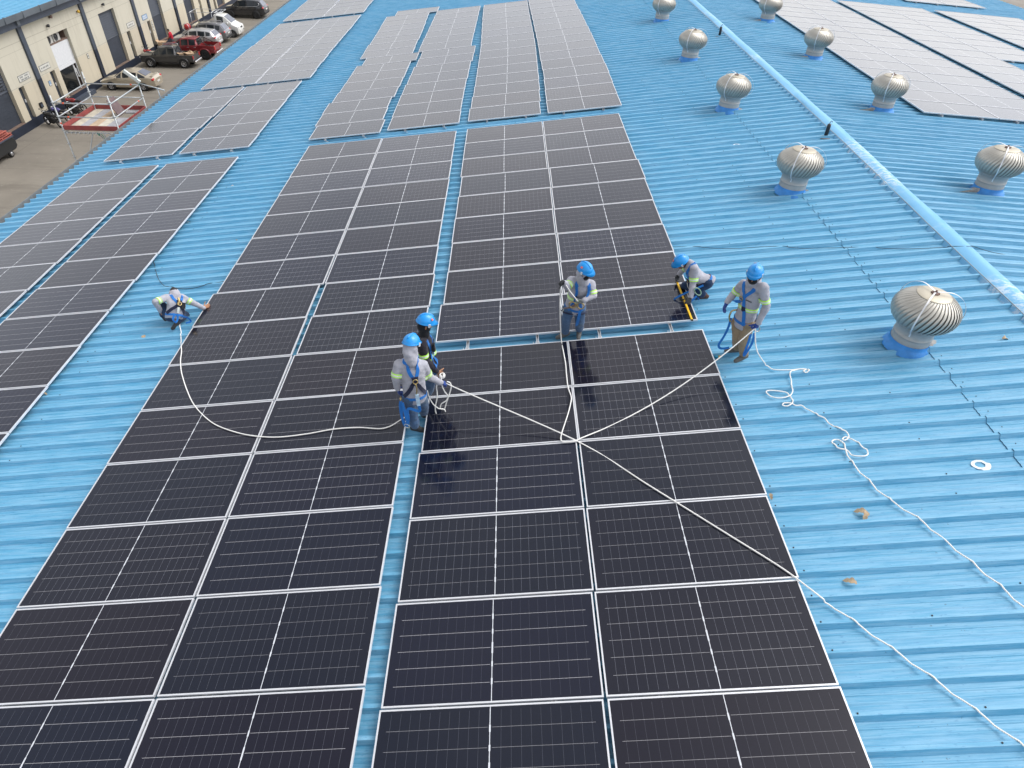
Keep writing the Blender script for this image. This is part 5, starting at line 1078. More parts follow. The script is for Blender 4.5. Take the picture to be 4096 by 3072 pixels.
    for s in 'LR':
        a = J['an' + s]; t = J['toe' + s] if 'toe' + s in J else a + fr * 0.15 - V((0, 0, 0.05)); d = (t - a); d.z *= 0.4; d = d.normalized() if d.length > 1e-3 else fr
        if abs((J['kn' + s] - a).normalized().dot(d)) > 0.9: d = (d + fr * 0.5).normalized()
        dn = -(ML @ V((0, 0, 1)) - ML @ V((0, 0, 0))) if key != 'RED' else V((0, 0, -1)); shin = (J['kn' + s] - a).normalized()
        m = MB(); so = a + dn * 0.045; capsule(m, a + shin * 0.07, 0.055, a, 0.056); capsule(m, so - d * 0.05, 0.046, so + d * 0.10, 0.046); capsule(m, so + d * 0.10, 0.045, so + d * 0.165 + dn * 0.004, 0.038); capsule(m, a, 0.055, so + d * 0.07, 0.045)
        solidify_union(m, 'boot', boots, root, 0.011, 3).matrix_local = inv
    # jacket with hood
    m = MB(); torso(m, 1.0)
    for s in 'LR':
        capsule(m, spine(0.90), 0.092, J['sh' + s] - u * 0.012, 0.080); el = J['el' + s]; wr = J['wr' + s]
        capsule(m, J['sh' + s] - u * 0.012, 0.083, el, 0.064)
        if sleeves: capsule(m, el, 0.064, wr, 0.049)
    if hood:
        capsule(m, hc - f * 0.022 - hu * 0.005, 0.112, J['neck'] + fr * 0.01 + u * 0.01, 0.105); capsule(m, J['neck'] + u * 0.01, 0.10, spine(0.90), 0.12); capsule(m, hc - f * 0.05 - hu * 0.06, 0.098, J['neck'] - fr * 0.06, 0.09)
    else: capsule(m, J['neck'] - u * 0.02, 0.078, J['neck'] + u * 0.03, 0.07); capsule(m, J['neck'] - fr * 0.055, 0.07, spine(0.86) - fr * 0.05, 0.09)
    jk = solidify_union(m, 'hooded_jacket' if sleeves else 'shirt', jacket, root, voxel, 4, 0.009, 8.5); bv = bvh_of(jk)
    jk.matrix_local = inv
    acc = []
    # face covering
    if mask:
        m = MB(); ellipsoid(m, hc - hu * 0.048 + f * 0.030, hr * 0.082, f * 0.088, hu * 0.072); capsule(m, hc - hu * 0.07 + f * 0.02, 0.075, J['neck'] + u * 0.02 + fr * 0.02, 0.072); solidify_union(m, 'face_mask', mask, root, 0.011, 3).matrix_local = inv
    if scarf:
        m = MB(); ellipsoid(m, hc - hu * 0.02 - f * 0.022, hr * 0.088, f * 0.098, hu * 0.105); capsule(m, hc - hu * 0.08, 0.082, J['neck'] + u * 0.01, 0.088); capsule(m, hc - hu * 0.06 + f * 0.045, 0.055, hc - hu * 0.09 + f * 0.02, 0.06); solidify_union(m, 'balaclava', scarf, root, 0.011, 3, 0.004).matrix_local = inv
    if cap: helmet(root, hc + hu * 0.045, f, hu, logo).matrix_local = inv
    else:
        m = MB(); ellipsoid(m, hc + hu * 0.035 - f * 0.022, hr * 0.081, f * 0.095, hu * 0.100); solidify_union(m, 'hair', M['hair'], root, 0.011, 2, 0.004, 30).matrix_local = inv
    for k, s in enumerate('LR'):
        g = glove[k] if isinstance(glove, tuple) else glove
        if g:
            m = MB(); side = -1 if s == 'L' else 1; pn = J.get('pn' + s); pn = pn if pn else (-rt * side * 0.8 + V((0, 0, -0.4)))
            hand(m, J['wr' + s], J['hd' + s], pn, fr + u * 0.3, curl[k], 0.0035); capsule(m, J['wr' + s] + (J['el' + s] - J['wr' + s]).normalized() * 0.035, 0.040, J['wr' + s], 0.037)
            solidify_union(m, 'glove', g, root, 0.0075, 2).matrix_local = inv
        if bands:
            c = J['sh' + s].lerp(J['el' + s], 0.72); acc.append(loop_strap('reflective_band', bv, c, J['el' + s] - J['sh' + s], 0.125, 0.062, M['lime'], root, 0.005, inner=M['silv']))
    def tp(a, v, b): return J['pelvis'] + up * v + rt * a + fr * b - fr * arch * 4 * max(0, v) * max(0, 1 - v)
    if chest: acc.append(loop_strap('reflective_band', bv, spine(0.42), up, 0.235, 0.058, M['lime'], root, 0.004, 40, inner=M['silv']))
    for o in acc: o.matrix_local = inv
    return root, inv, bv, tp, J, (u, rt, fr, L)
def gear(P_, *objs):
    for o in objs: o.matrix_local = P_[1]
def harness(P_, front='Y', back=True, belt=True):
    root, inv, bv, tp, J, (u, rt, fr, L) = P_; out = []
    if back:
        for s in (1, -1):
            out.append(strap('shoulder_strap', bv, [tp(s * 0.10, 0.93, 0.16), tp(s * 0.115, 1.02, 0.0), tp(s * 0.10, 0.92, -0.18), tp(s * 0.055, 0.75, -0.2), tp(0.0, 0.58, -0.2)], 0.052, M['web'], root))
            out.append(strap('hip_strap', bv, [tp(0.0, 0.56, -0.2), tp(s * 0.08, 0.42, -0.2), tp(s * 0.14, 0.28, -0.18), tp(s * 0.19, 0.10, -0.06)], 0.060, M['pad'], root))
        c, nr, i, d = bv.find_nearest(tp(0, 0.60, -0.25)); out.append(ring('dorsal_ring', c + nr * 0.035, nr + u * 0.3, 0.036, 0.008, M['gold'], root))
        m = MB(); a = c + nr * 0.012; x = nr.cross(u).normalized(); b = [a + u * 0.07 + x * 0.05, a + u * 0.07 - x * 0.05, a - u * 0.07 - x * 0.035, a - u * 0.07 + x * 0.035]; m.add(b + [p + nr * 0.014 for p in b], [(3, 2, 1, 0), (4, 5, 6, 7), (0, 1, 5, 4), (1, 2, 6, 5), (2, 3, 7, 6), (3, 0, 4, 7)], False); out.append(m.build('back_pad', M['pad'], root))
    if front == 'Y':
        for s in (1, -1): out.append(strap('chest_strap', bv, [tp(s * 0.105, 0.99, 0.06), tp(s * 0.105, 0.85, 0.2), tp(s * 0.085, 0.66, 0.22), tp(s * 0.07, 0.5, 0.22), tp(s * 0.10, 0.25, 0.2), tp(s * 0.15, 0.05, 0.15)], 0.046, M['web'], root))
        out.append(strap('chest_buckle', bv, [tp(-0.085, 0.62, 0.22), tp(0.0, 0.61, 0.23), tp(0.085, 0.62, 0.22)], 0.04, M['pad'], root, 0.011))
    if front == 'X':
        out.append(strap('chest_strap', bv, [tp(-0.12, 1.0, 0.04), tp(-0.09, 0.88, 0.2), tp(0.0, 0.74, 0.22), tp(0.06, 0.62, 0.22), tp(0.17, 0.46, 0.14)], 0.050, M['web'], root)); out.append(strap('chest_strap', bv, [tp(0.12, 1.0, 0.04), tp(0.08, 0.88, 0.2), tp(0.02, 0.72, 0.22), tp(-0.03, 0.5, 0.22), tp(-0.10, 0.2, 0.2), tp(-0.13, 0.02, 0.17)], 0.054, M['web'], root, 0.010))
        c, nr, i, d = bv.find_nearest(tp(0.07, 0.64, 0.25)); out.append(ring('chest_ring', c + nr * 0.02, nr, 0.036, 0.008, M['gold'], root)); out.append(strap('adjuster', bv, [tp(-0.035, 0.48, 0.22), tp(-0.055, 0.38, 0.22)], 0.065, M['pad'], root, 0.016))
    if belt: out.append(loop_strap('waist_belt', bv, tp(0, 0.06, 0), u, 0.24, 0.048, M['web'], root, 0.006, 40))
    gear(P_, *out)
def web_loop(P_, name, pts, width, mt, nrm=None, k=6):
    path = smooth_path(pts, k); nr = V(nrm) if nrm else V((0, -1, 0.3)); N_ = []
    for i, p in enumerate(path):
        d = (path[min(i + 1, len(path) - 1)] - path[max(i - 1, 0)]).normalized(); q = nr - d * nr.dot(d); N_.append(q.normalized() if q.length > 1e-3 else d.orthogonal())
    o = ribbon(path, N_, width, 0.003).build(name, mt, P_[0], fix=False); o.matrix_local = P_[1]; return o
# hidden legs of the man in the dark jacket: straight down from the hips into the gap
q = POSE['W2']; pv = V(q['pelvis']) + V((0, 0, 0.17)); q['pelvis'] = tuple(pv)
for s, off in (('R', V((0.05, -0.07, 0))), ('L', V((0.0, 0.10, 0)))):
    h = pv + off - V((0, 0, 0.05)); k = MLI @ h; q['hip' + s] = tuple(h); gx = -0.12 + (0.02 if s == 'R' else -0.02)
    q['an' + s] = tuple(ML @ V((gx, k.y + 0.02, PAN + 0.11))); q['kn' + s] = tuple((h + V(q['an' + s])) / 2 + V((0.05, 0.02, 0))); q['toe' + s] = tuple(V(q['an' + s]) + V((0.08, 0.13, -0.05)))
W1 = person('W1', 'worker in grey hoodie seen from behind holding the white rope', (0.45, 0.85, -0.30), M['hood'], M['jean'], M['boot'], M['glove'], logo=-0.6, curl=(0.45, 1.0), arch=0.03)
harness(W1, front=None)
r_, inv, bv, tp, J, (u, rt, fr, L) = W1
a = tp(0.0, 0.44, -0.19); b = tp(0.02, -0.02, -0.22)
m = MB(); m.bar(a.lerp(b, 0.35), b, 0.055, 0.03, fr); gear(W1, m.build('shock_pack', M['shock'], r_)); m = MB(); m.tube(smooth_path([tp(0.0, 0.60, -0.21), tp(0.01, 0.5, -0.22), a.lerp(b, 0.3)], 4), 0.011, 6); gear(W1, m.build('lanyard_hook', M['gold'], r_))
hl = J['hipL']
web_loop(W1, 'lanyard', [b, b - V((0, 0, 0.12)), hl + V((-0.02, -0.13, -0.12)), hl + V((-0.03, -0.14, -0.34)), hl + V((-0.06, -0.14, -0.44)), hl + V((-0.12, -0.12, -0.36)), hl + V((-0.14, -0.10, -0.10)), hl + V((-0.12, -0.10, 0.02))], 0.042, M['web']); web_loop(W1, 'lanyard', [hl + V((-0.10, -0.12, 0.0)), hl + V((-0.07, -0.14, -0.2)), hl + V((-0.05, -0.15, -0.42)), hl + V((-0.10, -0.13, -0.46)), hl + V((-0.13, -0.11, -0.25)), hl + V((-0.11, -0.10, -0.02))], 0.042, M['web'])
gear(W1, ring('lanyard_hook', hl + V((-0.12, -0.11, 0.06)), (1, 0, 0), 0.03, 0.007, M['gold'], r_, 1.6), ring('lanyard_hook', hl + V((-0.06, -0.15, -0.46)), (0, 1, 0), 0.03, 0.007, M['steel'], r_, 1.6))
for s in (1, -1): gear(W1, loop_strap('leg_strap', bv, J['hipL' if s < 0 else 'hipR'] + V((0, 0, -0.10)), J['knL'] - J['hipL'], 0.16, 0.04, M['pad'], r_, 0.0)) if False else None
W2 = person('W2', 'worker in dark jacket and blue helmet standing behind the grey hoodie', (0.93, 0.30, -0.22), M['darkj'], M['jean'], M['bootg'], None, hood=False, scarf=M['blackc'], chest=True, logo=1.0, curl=(0.8, 1.1), arch=0.03)
harness(W2, front='Y'); r_, inv, bv, tp, J, (u, rt, fr, L) = W2
m = MB(); c = tp(0.06, 0.78, 0.17); m.box((-0.025, -0.02, -0.07), (0.025, 0.02, 0.07), Matrix.Translation(c)); m.tube([c + V((0.01, 0, 0.07)), c + V((0.01, 0, 0.16))], 0.006, 5); gear(W2, m.build('radio', M['blackc'], r_))
W3 = person('W3', 'worker in grey hoodie and black mask facing the camera between the panel blocks', (0.66, -0.72, -0.20), M['hood'], M['jean'], M['bootg'], (M['gloveg'], M['gloveb']), mask=M['blackc'], chest=True, logo=1.6, curl=(0.9, 1.1), arch=0.02)
harness(W3, front='Y'); r_, inv, bv, tp, J, (u, rt, fr, L) = W3
for s in (1, -1):
    c = tp(s * 0.07 + 0.02, 0.42, 0.22); gear(W3, ring('snap_hook', c, fr + V((0, 0, 0.2)), 0.055, 0.011, M['gold'], r_, 1.25))
web_loop(W3, 'tool_strap', [tp(0.03, 0.40, 0.2), tp(0.12, 0.28, 0.2), tp(0.20, 0.14, 0.14)], 0.07, M['wood'], -fr + V((0, -1, 0)));  gear(W3, ring('snap_hook', tp(0.235, 0.05, 0.13), (0, -1, 0.2), 0.034, 0.008, M['steel'], r_))
web_loop(W3, 'lanyard', [tp(-0.07, 0.20, 0.2), tp(-0.08, 0.0, 0.21), tp(-0.09, -0.25, 0.2), tp(-0.10, -0.42, 0.18)], 0.05, M['web'])
for s in 'LR': c = J['hip' + s] + (J['kn' + s] - J['hip' + s]) * 0.25; m = MB(); ax = (J['kn' + s] - J['hip' + s]).normalized(); x = ax.orthogonal().normalized(); y = ax.cross(x); m.tube([c + (x * math.cos(k * PI / 9) + y * math.sin(k * PI / 9)) * 0.112 for k in range(18)], 0.016, 6, closed=True); gear(W3, m.build('leg_strap', M['pad'], r_))
W4 = person('W4', 'worker kneeling at the panel edge measuring with a yellow rod', (-0.88, -0.18, -0.55), M['hood'], M['navyj'], M['bootb'], (M['gloveb'], M['gloveb']), hood=False, logo=0.2, curl=(0.7, 0.35), arch=0.10, headtilt=(-0.45, -0.25, 0.85))
harness(W4, front=None); r_, inv, bv, tp, J, (u, rt, fr, L) = W4
m = MB(); ellipsoid(m, J['head'] - V(( -0.06, 0, 0.0)) + V((0.0, 0, 0.01)), V((0.07, 0, 0)), V((0, 0.085, 0)), V((0, 0, 0.09))); gear(W4, solidify_union(m, 'hair', M['hair'], r_, 0.011, 2))
ds = tp(0, 0.56, -0.19); gd = ML @ V((5.42, 0.98, PAN + 0.02)); m = MB(); m.tube(smooth_path([ds, tp(0.02, 0.35, -0.26), tp(0.0, 0.08, -0.30)], 4), 0.010, 6); gear(W4, m.build('lanyard_hook', M['steel'], r_))
e0 = tp(0.0, 0.06, -0.30)
web_loop(W4, 'lanyard', [e0, e0 + V((0.03, -0.02, -0.12)), e0 + V((-0.08, -0.06, -0.30)), e0 + V((-0.20, -0.08, -0.24)), e0 + V((-0.38, -0.10, -0.10)), J['hipR'] + V((-0.1, -0.1, 0))], 0.036, M['web'], (0.4, -0.6, 0.7))
web_loop(W4, 'lanyard', [e0, e0 + V((0.12, -0.06, -0.18)), e0 + V((0.10, -0.16, -0.36)), e0 + V((-0.05, -0.26, -0.43)), e0 + V((-0.30, -0.34, -0.45)), e0 + V((-0.5, -0.38, -0.46)), J['hipR'] + V((-0.22, -0.22, -0.16))], 0.036, M['web'], (0.2, -0.6, 0.75))
gear(W4, ring('snap_hook', J['hipR'] + V((-0.20, -0.16, -0.10)), (0.3, -1, 0.4), 0.05, 0.011, mat('green_hook', (0.25, 0.36, 0.25), 0.4, 0.5), r_, 1.8))
W5 = person('W5', 'worker in khaki trousers and black mask walking with rope in his left hand', (-0.50, -0.85, -0.12), M['hood'], M['khaki'], M['bootg'], (M['glove'], M['glove']), mask=M['blackc'], chest=True, logo=2.6, curl=(1.1, 0.5), arch=0.03)
harness(W5, front='X'); r_, inv, bv, tp, J, (u, rt, fr, L) = W5
c = J['hipR'] + V((-0.15, -0.02, 0.10)); web_loop(W5, 'lanyard', [c, c + V((-0.01, -0.03, -0.16)), c + V((-0.05, -0.05, -0.34)), c + V((-0.10, -0.06, -0.50)), c + V((-0.05, -0.08, -0.56)), c + V((0.08, -0.08, -0.54))], 0.038, M['web'])
m = MB(); m.tube(smooth_path([c + V((0.06, 0, 0.16)), c + V((-0.02, -0.01, 0.14)), c + V((-0.04, -0.02, 0.04)), c + V((0, -0.02, -0.06))], 4), 0.014, 6); gear(W5, m.build('lanyard_hook', M['gold'], r_))
c = J['hipL'] + V((0.10, -0.10, -0.02)); web_loop(W5, 'lanyard', [c + V((-.05, 0, -.12)), c + V((-0.06, -0.02, -0.3)), c + V((-0.07, -0.02, -0.52))], 0.038, M['web']); web_loop(W5, 'lanyard', [c + V((0.0, 0, -.1)), c + V((0.0, -0.03, -0.28)), c + V((-0.05, -0.03, -0.5)), c + V((-0.08, -0.03, -0.54))], 0.038, M['web']); gear(W5, ring('snap_hook', c + V((-0.02, -0.05, 0.04)), (0.2, -1, 0.2), 0.045, 0.011, M['steel'], r_, 1.9))
for k in range(1):   # name on the chest, too small to read
    m = MB(); cc, nr, i, d = bv.find_nearest(tp(-0.10, 0.70, 0.22)); x = (rt - nr * rt.dot(nr)).normalized(); y = nr.cross(x)
    for q in range(6): p = cc + nr * 0.006 + x * (q - 3) * 0.017; b_ = [p - x * 0.006 - y * 0.012, p + x * 0.006 - y * 0.012, p + x * 0.006 + y * 0.012, p - x * 0.006 + y * 0.012]; m.add(b_, [(0, 1, 2, 3)], False)
    gear(W5, m.build('chest_print', M['dgrey'], r_, fix=False))
W6 = person('W6', 'worker in grey hoodie crouching on the blue sheeting at the left panel edge', (-0.35, 0.70, -0.62), M['hood'], M['navyj'], M['boot'], None, cap=False, curl=(0.6, 0.25), arch=0.10)
harness(W6, front=None); r_, inv, bv, tp, J, (u, rt, fr, L) = W6
gear(W6, strap('webbing_tail', bv, [tp(0.01, 0.56, -0.2), tp(0.01, 0.35, -0.22), tp(0.01, 0.10, -0.2)], 0.045, M['silv'], r_, 0.014)); m = MB(); c, nr, i, d = bv.find_nearest(tp(0.12, 0.50, -0.2)); m.bar(c + nr * 0.02 + u * 0.06, c + nr * 0.02 - u * 0.06, 0.09, 0.03, nr); gear(W6, m.build('tool_pouch', M['blackc'], r_))
m = MB(); c, nr, i, d = bv.find_nearest(tp(-0.02, 0.72, -0.2)); m.tube(smooth_path([c + nr * 0.02 + u * 0.08, c + nr * 0.04 + rt * 0.02, c + nr * 0.025 - u * 0.07], 4), 0.022, 6); gear(W6, m.build('lanyard_hook', M['gold'], r_))
web_loop(W6, 'lanyard', [tp(-0.06, 0.02, -0.2), tp(-0.08, -0.18, -0.2), tp(-0.03, -0.32, -0.22), tp(0.0, -0.15, -0.22), tp(0.0, 0.05, -0.2)], 0.04, M['web']); web_loop(W6, 'lanyard', [tp(0.10, 0.0, -0.16), tp(0.22, -0.02, -0.12), tp(0.30, -0.18, -0.10), tp(0.2, -0.28, -0.1)], 0.036, M['web'])
# the man in the yard
bx, by = -30.05, 58.9
POSE['RED'] = {'pelvis': (bx, by, GZ + 0.95), 'neck': (bx - 0.08, by, GZ + 1.46), 'head': (bx - 0.13, by, GZ + 1.64), 'shL': (bx - 0.06, by - 0.19, GZ + 1.42), 'shR': (bx - 0.06, by + 0.19, GZ + 1.42), 'elL': (bx - 0.10, by - 0.24, GZ + 1.14), 'wrL': (bx - 0.28, by - 0.18, GZ + 1.0), 'hdL': (bx - 0.36, by - 0.16, GZ + 0.96), 'elR': (bx - 0.10, by + 0.24, GZ + 1.14), 'wrR': (bx - 0.28, by + 0.16, GZ + 1.0), 'hdR': (bx - 0.36, by + 0.14, GZ + 0.96),
  'hipL': (bx, by - 0.09, GZ + 0.92), 'hipR': (bx, by + 0.09, GZ + 0.92), 'knL': (bx - 0.02, by - 0.10, GZ + 0.5), 'knR': (bx + 0.02, by + 0.10, GZ + 0.5), 'anL': (bx, by - 0.10, GZ + 0.10), 'anR': (bx + 0.05, by + 0.10, GZ + 0.10), 'toeL': (bx - 0.15, by - 0.11, GZ + 0.04), 'toeR': (bx - 0.10, by + 0.11, GZ + 0.04)}
person('RED', 'man in red shirt standing in the yard by open cartons', (-0.9, 0.1, -0.35), M['redt'], M['dgrey'], M['boot'], None, hood=False, cap=False, bands=False, sleeves=False, group='people in the yard', voxel=0.02)
# ---------------------------------------------------------------- ropes, cables, small things
def rope_mat(name, col):
    t = NT(name); v = t.coords('Object'); w = t.n('ShaderNodeTexWave'); w.inputs['Scale'].default_value = 28; w.inputs['Distortion'].default_value = 1.5; t.link(v, w.inputs['Vector'])
    t.base(t.mix(w.outputs['Fac'], tuple(x * 0.8 for x in col), col)); t.bump(w.outputs['Fac'], 0.4, 0.004); return t.set(0.85, spec=0.2)
M['rope'] = rope_mat('white_rope', (0.90, 0.89, 0.85))
def drape(p, r):      # keep a strand that lies on the sheets on top of the ribs
    q = MLI @ p
    if q.z > -0.06 or q.x > 10.1: return p
    t = (q.y - 0.02) % RIB; h = 0.072 if 0.03 < t < 0.082 else (0.072 * max(0, 1 - abs(t - 0.056) / 0.075) if t < 0.14 else 0.0)
    q.z = PAN + r + max(h, 0.022 + 0.035 * abs(math.cos(PI * (t - 0.056) / RIB))); return ML @ q
def rope(label, pts, r=0.0095, k=6, name='rope', mt=None, extra=None):
    o = thing(name, label, 'rope' if name == 'rope' else 'cable', Matrix.Translation(V(pts[0])), 'white ropes' if name == 'rope' else 'thin black cables'); inv = Matrix.Translation(-V(pts[0]))
    path = smooth_path(pts, k); m = MB(); m.tube([drape(p, r) for p in path], r, 8); m.build('strand', mt or M['rope'], o, inv)
    if extra: extra(o, inv)
    return o
def knot(o, inv):
    c = V(POSE['W2']['hdR']) + V((0.03, -0.03, -0.01)); m = MB()
    for q in range(5):
        a = q * 1.3; x = V((math.cos(a), math.sin(a), 0.3)).normalized(); y = x.orthogonal().normalized(); m.tube([c + (x * math.cos(t * PI / 6) + y * math.sin(t * PI / 6)) * 0.042 for t in range(12)], 0.012, 6, closed=True)
    m.build('knot', M['rope'], o, inv)
rope('long straight white rope from the two workers across the panels to the lower right corner', R_MAIN, 0.0095, 9, extra=knot)
rope('white rope tied between the khaki worker and the masked worker, crossing at a loop', R_TIE)
rope('white rope curving over the left panels to the crouching worker', R_LEFT)
rope('tangled white rope snaking over the blue roof at the right', R_ROOF, 0.0100, 6)
rope('short coil of white rope hanging from the workers, outer loop', R_COIL1); rope('short coil of white rope hanging from the workers, inner loop', R_COIL2)
rope('thin black cable looping over the roof above the crouching worker', CABLE1, 0.007, 6, 'cable', M['dark']); rope('thin black cable running up the roof and over the ridge', CABLE2 + [tuple(MR @ V((p[0], p[1], -0.105))) for p in CABLE3], 0.005, 8, 'cable', M['dark'])
M['leaf'] = mat('dry_leaf', (0.40, 0.30, 0.19), 0.85, 0, 0.25, 20); M['leafw'] = mat('bleached_leaf', (0.52, 0.50, 0.46), 0.85, 0, 0.2, 20)
LL = ['dry leaf below the crouching worker', 'dry leaf beside the front left panels, farther up', 'dry leaf on the sheeting left of the long panel block', 'pale curled leaf near the top of the front left panels', 'small dry leaf against the near edge of the left panels', 'small dry leaf in the gap between the far blocks', 'grey dry leaf in the gap left of the second centre block',
      'larger of two dry leaves right of the nearest vent', 'smaller of two dry leaves right of the nearest vent', 'left half of a torn dry leaf below the roof rope', 'right half of a torn dry leaf below the roof rope', 'single curled dry leaf between the two ropes at lower right', 'dry leaf touching the right edge of the front centre block']
for i, (p, lab) in enumerate(zip(LEAF, LL)):
    s = 0.075 if i in (0, 7, 9, 10, 11) else 0.045; m = MB(); n = 9; a0 = random.uniform(0, 6.28); vs = []; fs = []
    for k in range(n):
        t = k / (n - 1); w = s * 0.5 * math.sin(PI * t) ** 0.7 * (1 + 0.3 * math.sin(k * 2.2)); x = (t - 0.5) * 2 * s; z = 0.030 * math.sin(PI * t + 0.6) * s / 0.05
        for u in (-1, 0, 1): vs.append((x, u * w, z + abs(u) * 0.28 * w + random.uniform(0, .004)))
    for k in range(n - 1):
        for j in (0, 1): fs.append((k * 3 + j, k * 3 + 3 + j, k * 3 + 4 + j, k * 3 + 1 + j))
    nv = len(vs); vs += [(x, y, z - 0.002) for x, y, z in vs]; fs += [tuple(nv + q for q in reversed(f)) for f in fs]; m.add(vs, fs, True)
    o = m.build('dry_leaf', M['leafw'] if i in (3, 6) else M['leaf'], None, Matrix.Translation(V(p)) @ RZ(a0) @ Matrix.Rotation(random.uniform(-.3, .3), 4, 'X'), fix=False); tag(o, lab, 'leaf', 'dry leaves on the roof')
for p, r0, lab in ((RING[0], 0.085, 'white sprayed ring on the blue sheet at lower right'), (RING[1], 0.06, 'small white sprayed ring on the blue sheet left of the second vent')):
    q = MLI @ V(p); m = MB(); vs = []; n = 36
    for k in range(n):
        a = 2 * PI * k / n; j = 1 + 0.12 * noise.noise(V((math.cos(a) * 2, math.sin(a) * 2, r0 * 50)))
        for rr in (r0 * 0.62 * j, r0 * 1.05 * j + (0.02 if math.cos(a - 5.6) > 0.6 else 0)): vs.append((rr * math.cos(a) * 1.25, rr * math.sin(a), 0))
    m.add(vs, [(2 * k, 2 * k + 1, (2 * k + 3) % (2 * n), (2 * k + 2) % (2 * n)) for k in range(n)], False)
    ky = math.floor((q.y - 0.02) / RIB) * RIB + 0.02 + 0.228
    o = m.build('paint_mark', mat('white_spray', (0.72, 0.76, 0.78), 0.7), None, ML @ T(q.x, ky, PAN + 0.0125 + (0.012 if q.x > 8.2 else 0)), fix=False); tag(o, lab, 'paint mark', 'sprayed rings on the roof')
    if r0 > 0.08: pass
o = thing('screwdriver', 'small blue screwdriver with yellow end beside the panel edge', 'screwdriver', Matrix.Translation(V(TOOL[0]))); d = V(TOOL[1]) - V(TOOL[0])
m = MB(); m.tube([(0, 0, 0), d * 0.3, d * 0.9], [0.008, 0.022, 0.022], 8); m.build('handle', mat('tool_blue', (0.02, 0.32, 0.50), 0.4), o); m = MB(); m.tube([d * 0.9, d * 1.35], [0.024, 0.02], 8); m.build('end_cap', M['yel'], o)
A, B = V(POLE[0]), V(POLE[1]); o = thing('measuring_rod', 'yellow measuring rod lying along the panel edge under the kneeling worker', 'measuring rod', Matrix.Translation(A)); m = MB(); m.bar((0, 0, 0), B - A, 0.034, 0.022); m.build('rod', mat('rod_yellow', (0.78, 0.46, 0.01), 0.5, 0, 0.06), o, bevel=0.004)
m = MB(); n_ = (B - A).normalized(); m.bar(n_ * 0.005, n_ * -0.10, 0.036, 0.024); m.build('end_cap', M['wood'], o); m = MB(); m.bar((B - A) + n_ * -0.01, (B - A) + n_ * 0.012, 0.036, 0.024); m.build('end_cap', M['blackc'], o)
# ---------------------------------------------------------------- sky, sun, camera
w = bpy.data.worlds.new('World'); sc.world = w; w.use_nodes = True
nt = w.node_tree; bg = nt.nodes['Background']
sky = nt.nodes.new('ShaderNodeTexSky'); sky.sky_type = 'NISHITA'; sky.sun_disc = False
SUN_EL, SUN_AZ = math.radians(55), math.radians(75)     # azimuth measured from +Y towards +X
sky.sun_elevation = SUN_EL; sky.sun_rotation = SUN_AZ
sky.air_density = 1.0; sky.dust_density = 4.0; sky.ozone_density = 1.0
hs = nt.nodes.new('ShaderNodeHueSaturation'); hs.inputs['Saturation'].default_value = 0.12
nt.links.new(sky.outputs[0], hs.inputs['Color'])
tc = nt.nodes.new('ShaderNodeTexCoord'); mp = nt.nodes.new('ShaderNodeMapping'); mp.inputs['Scale'].default_value = (1, 1, 2.2)
nz = nt.nodes.new('ShaderNodeTexNoise'); nz.inputs['Scale'].default_value = 2.2; nz.inputs['Detail'].default_value = 5
rp = nt.nodes.new('ShaderNodeValToRGB'); rp.color_ramp.elements[0].position = 0.3; rp.color_ramp.elements[0].color = (0.72, 0.74, 0.78, 1)
rp.color_ramp.elements[1].position = 0.7; rp.color_ramp.elements[1].color = (1.12, 1.10, 1.07, 1)
mx = nt.nodes.new('ShaderNodeMix'); mx.data_type = 'RGBA'; mx.blend_type = 'MULTIPLY'; mx.inputs[0].default_value = 1.0
nt.links.new(tc.outputs['Generated'], mp.inputs[0]); nt.links.new(mp.outputs[0], nz.inputs['Vector']); nt.links.new(nz.outputs['Fac'], rp.inputs[0])
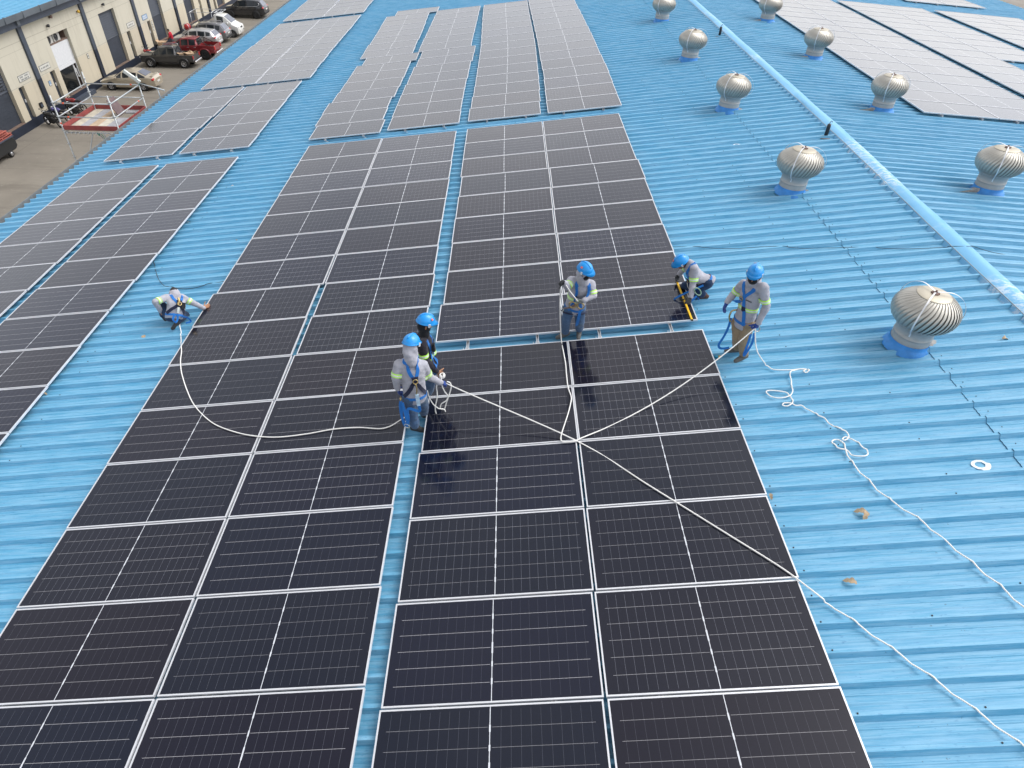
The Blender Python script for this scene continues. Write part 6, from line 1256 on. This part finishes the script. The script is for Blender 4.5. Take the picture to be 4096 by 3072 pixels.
nt.links.new(hs.outputs[0], mx.inputs[6]); nt.links.new(rp.outputs[0], mx.inputs[7]); 
sp_ = nt.nodes.new('ShaderNodeSeparateXYZ'); nt.links.new(tc.outputs['Generated'], sp_.inputs[0])
hz = nt.nodes.new('ShaderNodeValToRGB'); hz.color_ramp.elements[0].position = 0.0; hz.color_ramp.elements[0].color = (1.55, 1.56, 1.60, 1); hz.color_ramp.elements[1].position = 0.88; hz.color_ramp.elements[1].color = (0.72, 0.72, 0.74, 1)
e_ = hz.color_ramp.elements.new(0.30); e_.color = (1.38, 1.39, 1.43, 1); e_ = hz.color_ramp.elements.new(0.6); e_.color = (1.02, 1.03, 1.07, 1)
mx2 = nt.nodes.new('ShaderNodeMix'); mx2.data_type = 'RGBA'; mx2.blend_type = 'MULTIPLY'; mx2.inputs[0].default_value = 1.0
nt.links.new(sp_.outputs[2], hz.inputs[0]); nt.links.new(mx.outputs[2], mx2.inputs[6]); nt.links.new(hz.outputs[0], mx2.inputs[7]); nt.links.new(mx2.outputs[2], bg.inputs[0])
bg.inputs[1].default_value = 0.15
sl = bpy.data.lights.new('sun', 'SUN'); sl.energy = 0.7; sl.angle = math.radians(40); sl.color = (1.0, 0.96, 0.90)
so = bpy.data.objects.new('sun', sl); COL.objects.link(so)
dirv = Vector((math.sin(SUN_AZ) * math.cos(SUN_EL), math.cos(SUN_AZ) * math.cos(SUN_EL), math.sin(SUN_EL)))
so.rotation_euler = (-dirv).to_track_quat('-Z', 'Y').to_euler()
cd = bpy.data.cameras.new('camera'); cam = bpy.data.objects.new('camera', cd); COL.objects.link(cam)
cd.sensor_width = 36; cd.lens = 23.0949; cd.clip_start = 0.1; cd.clip_end = 2000
cam.matrix_world = Matrix(((0.999634, -0.01697, -0.021075, 1.178685), (-0.005277, 0.641636, -0.766991, -9.513788), (0.026538, 0.766822, 0.641311, 7.217838), (0, 0, 0, 1)))
sc.camera = cam
sc.view_settings.view_transform = 'Standard'; sc.view_settings.look = 'None'; sc.view_settings.gamma = 1; sc.view_settings.exposure = EXPO
sc.render.film_transparent = False
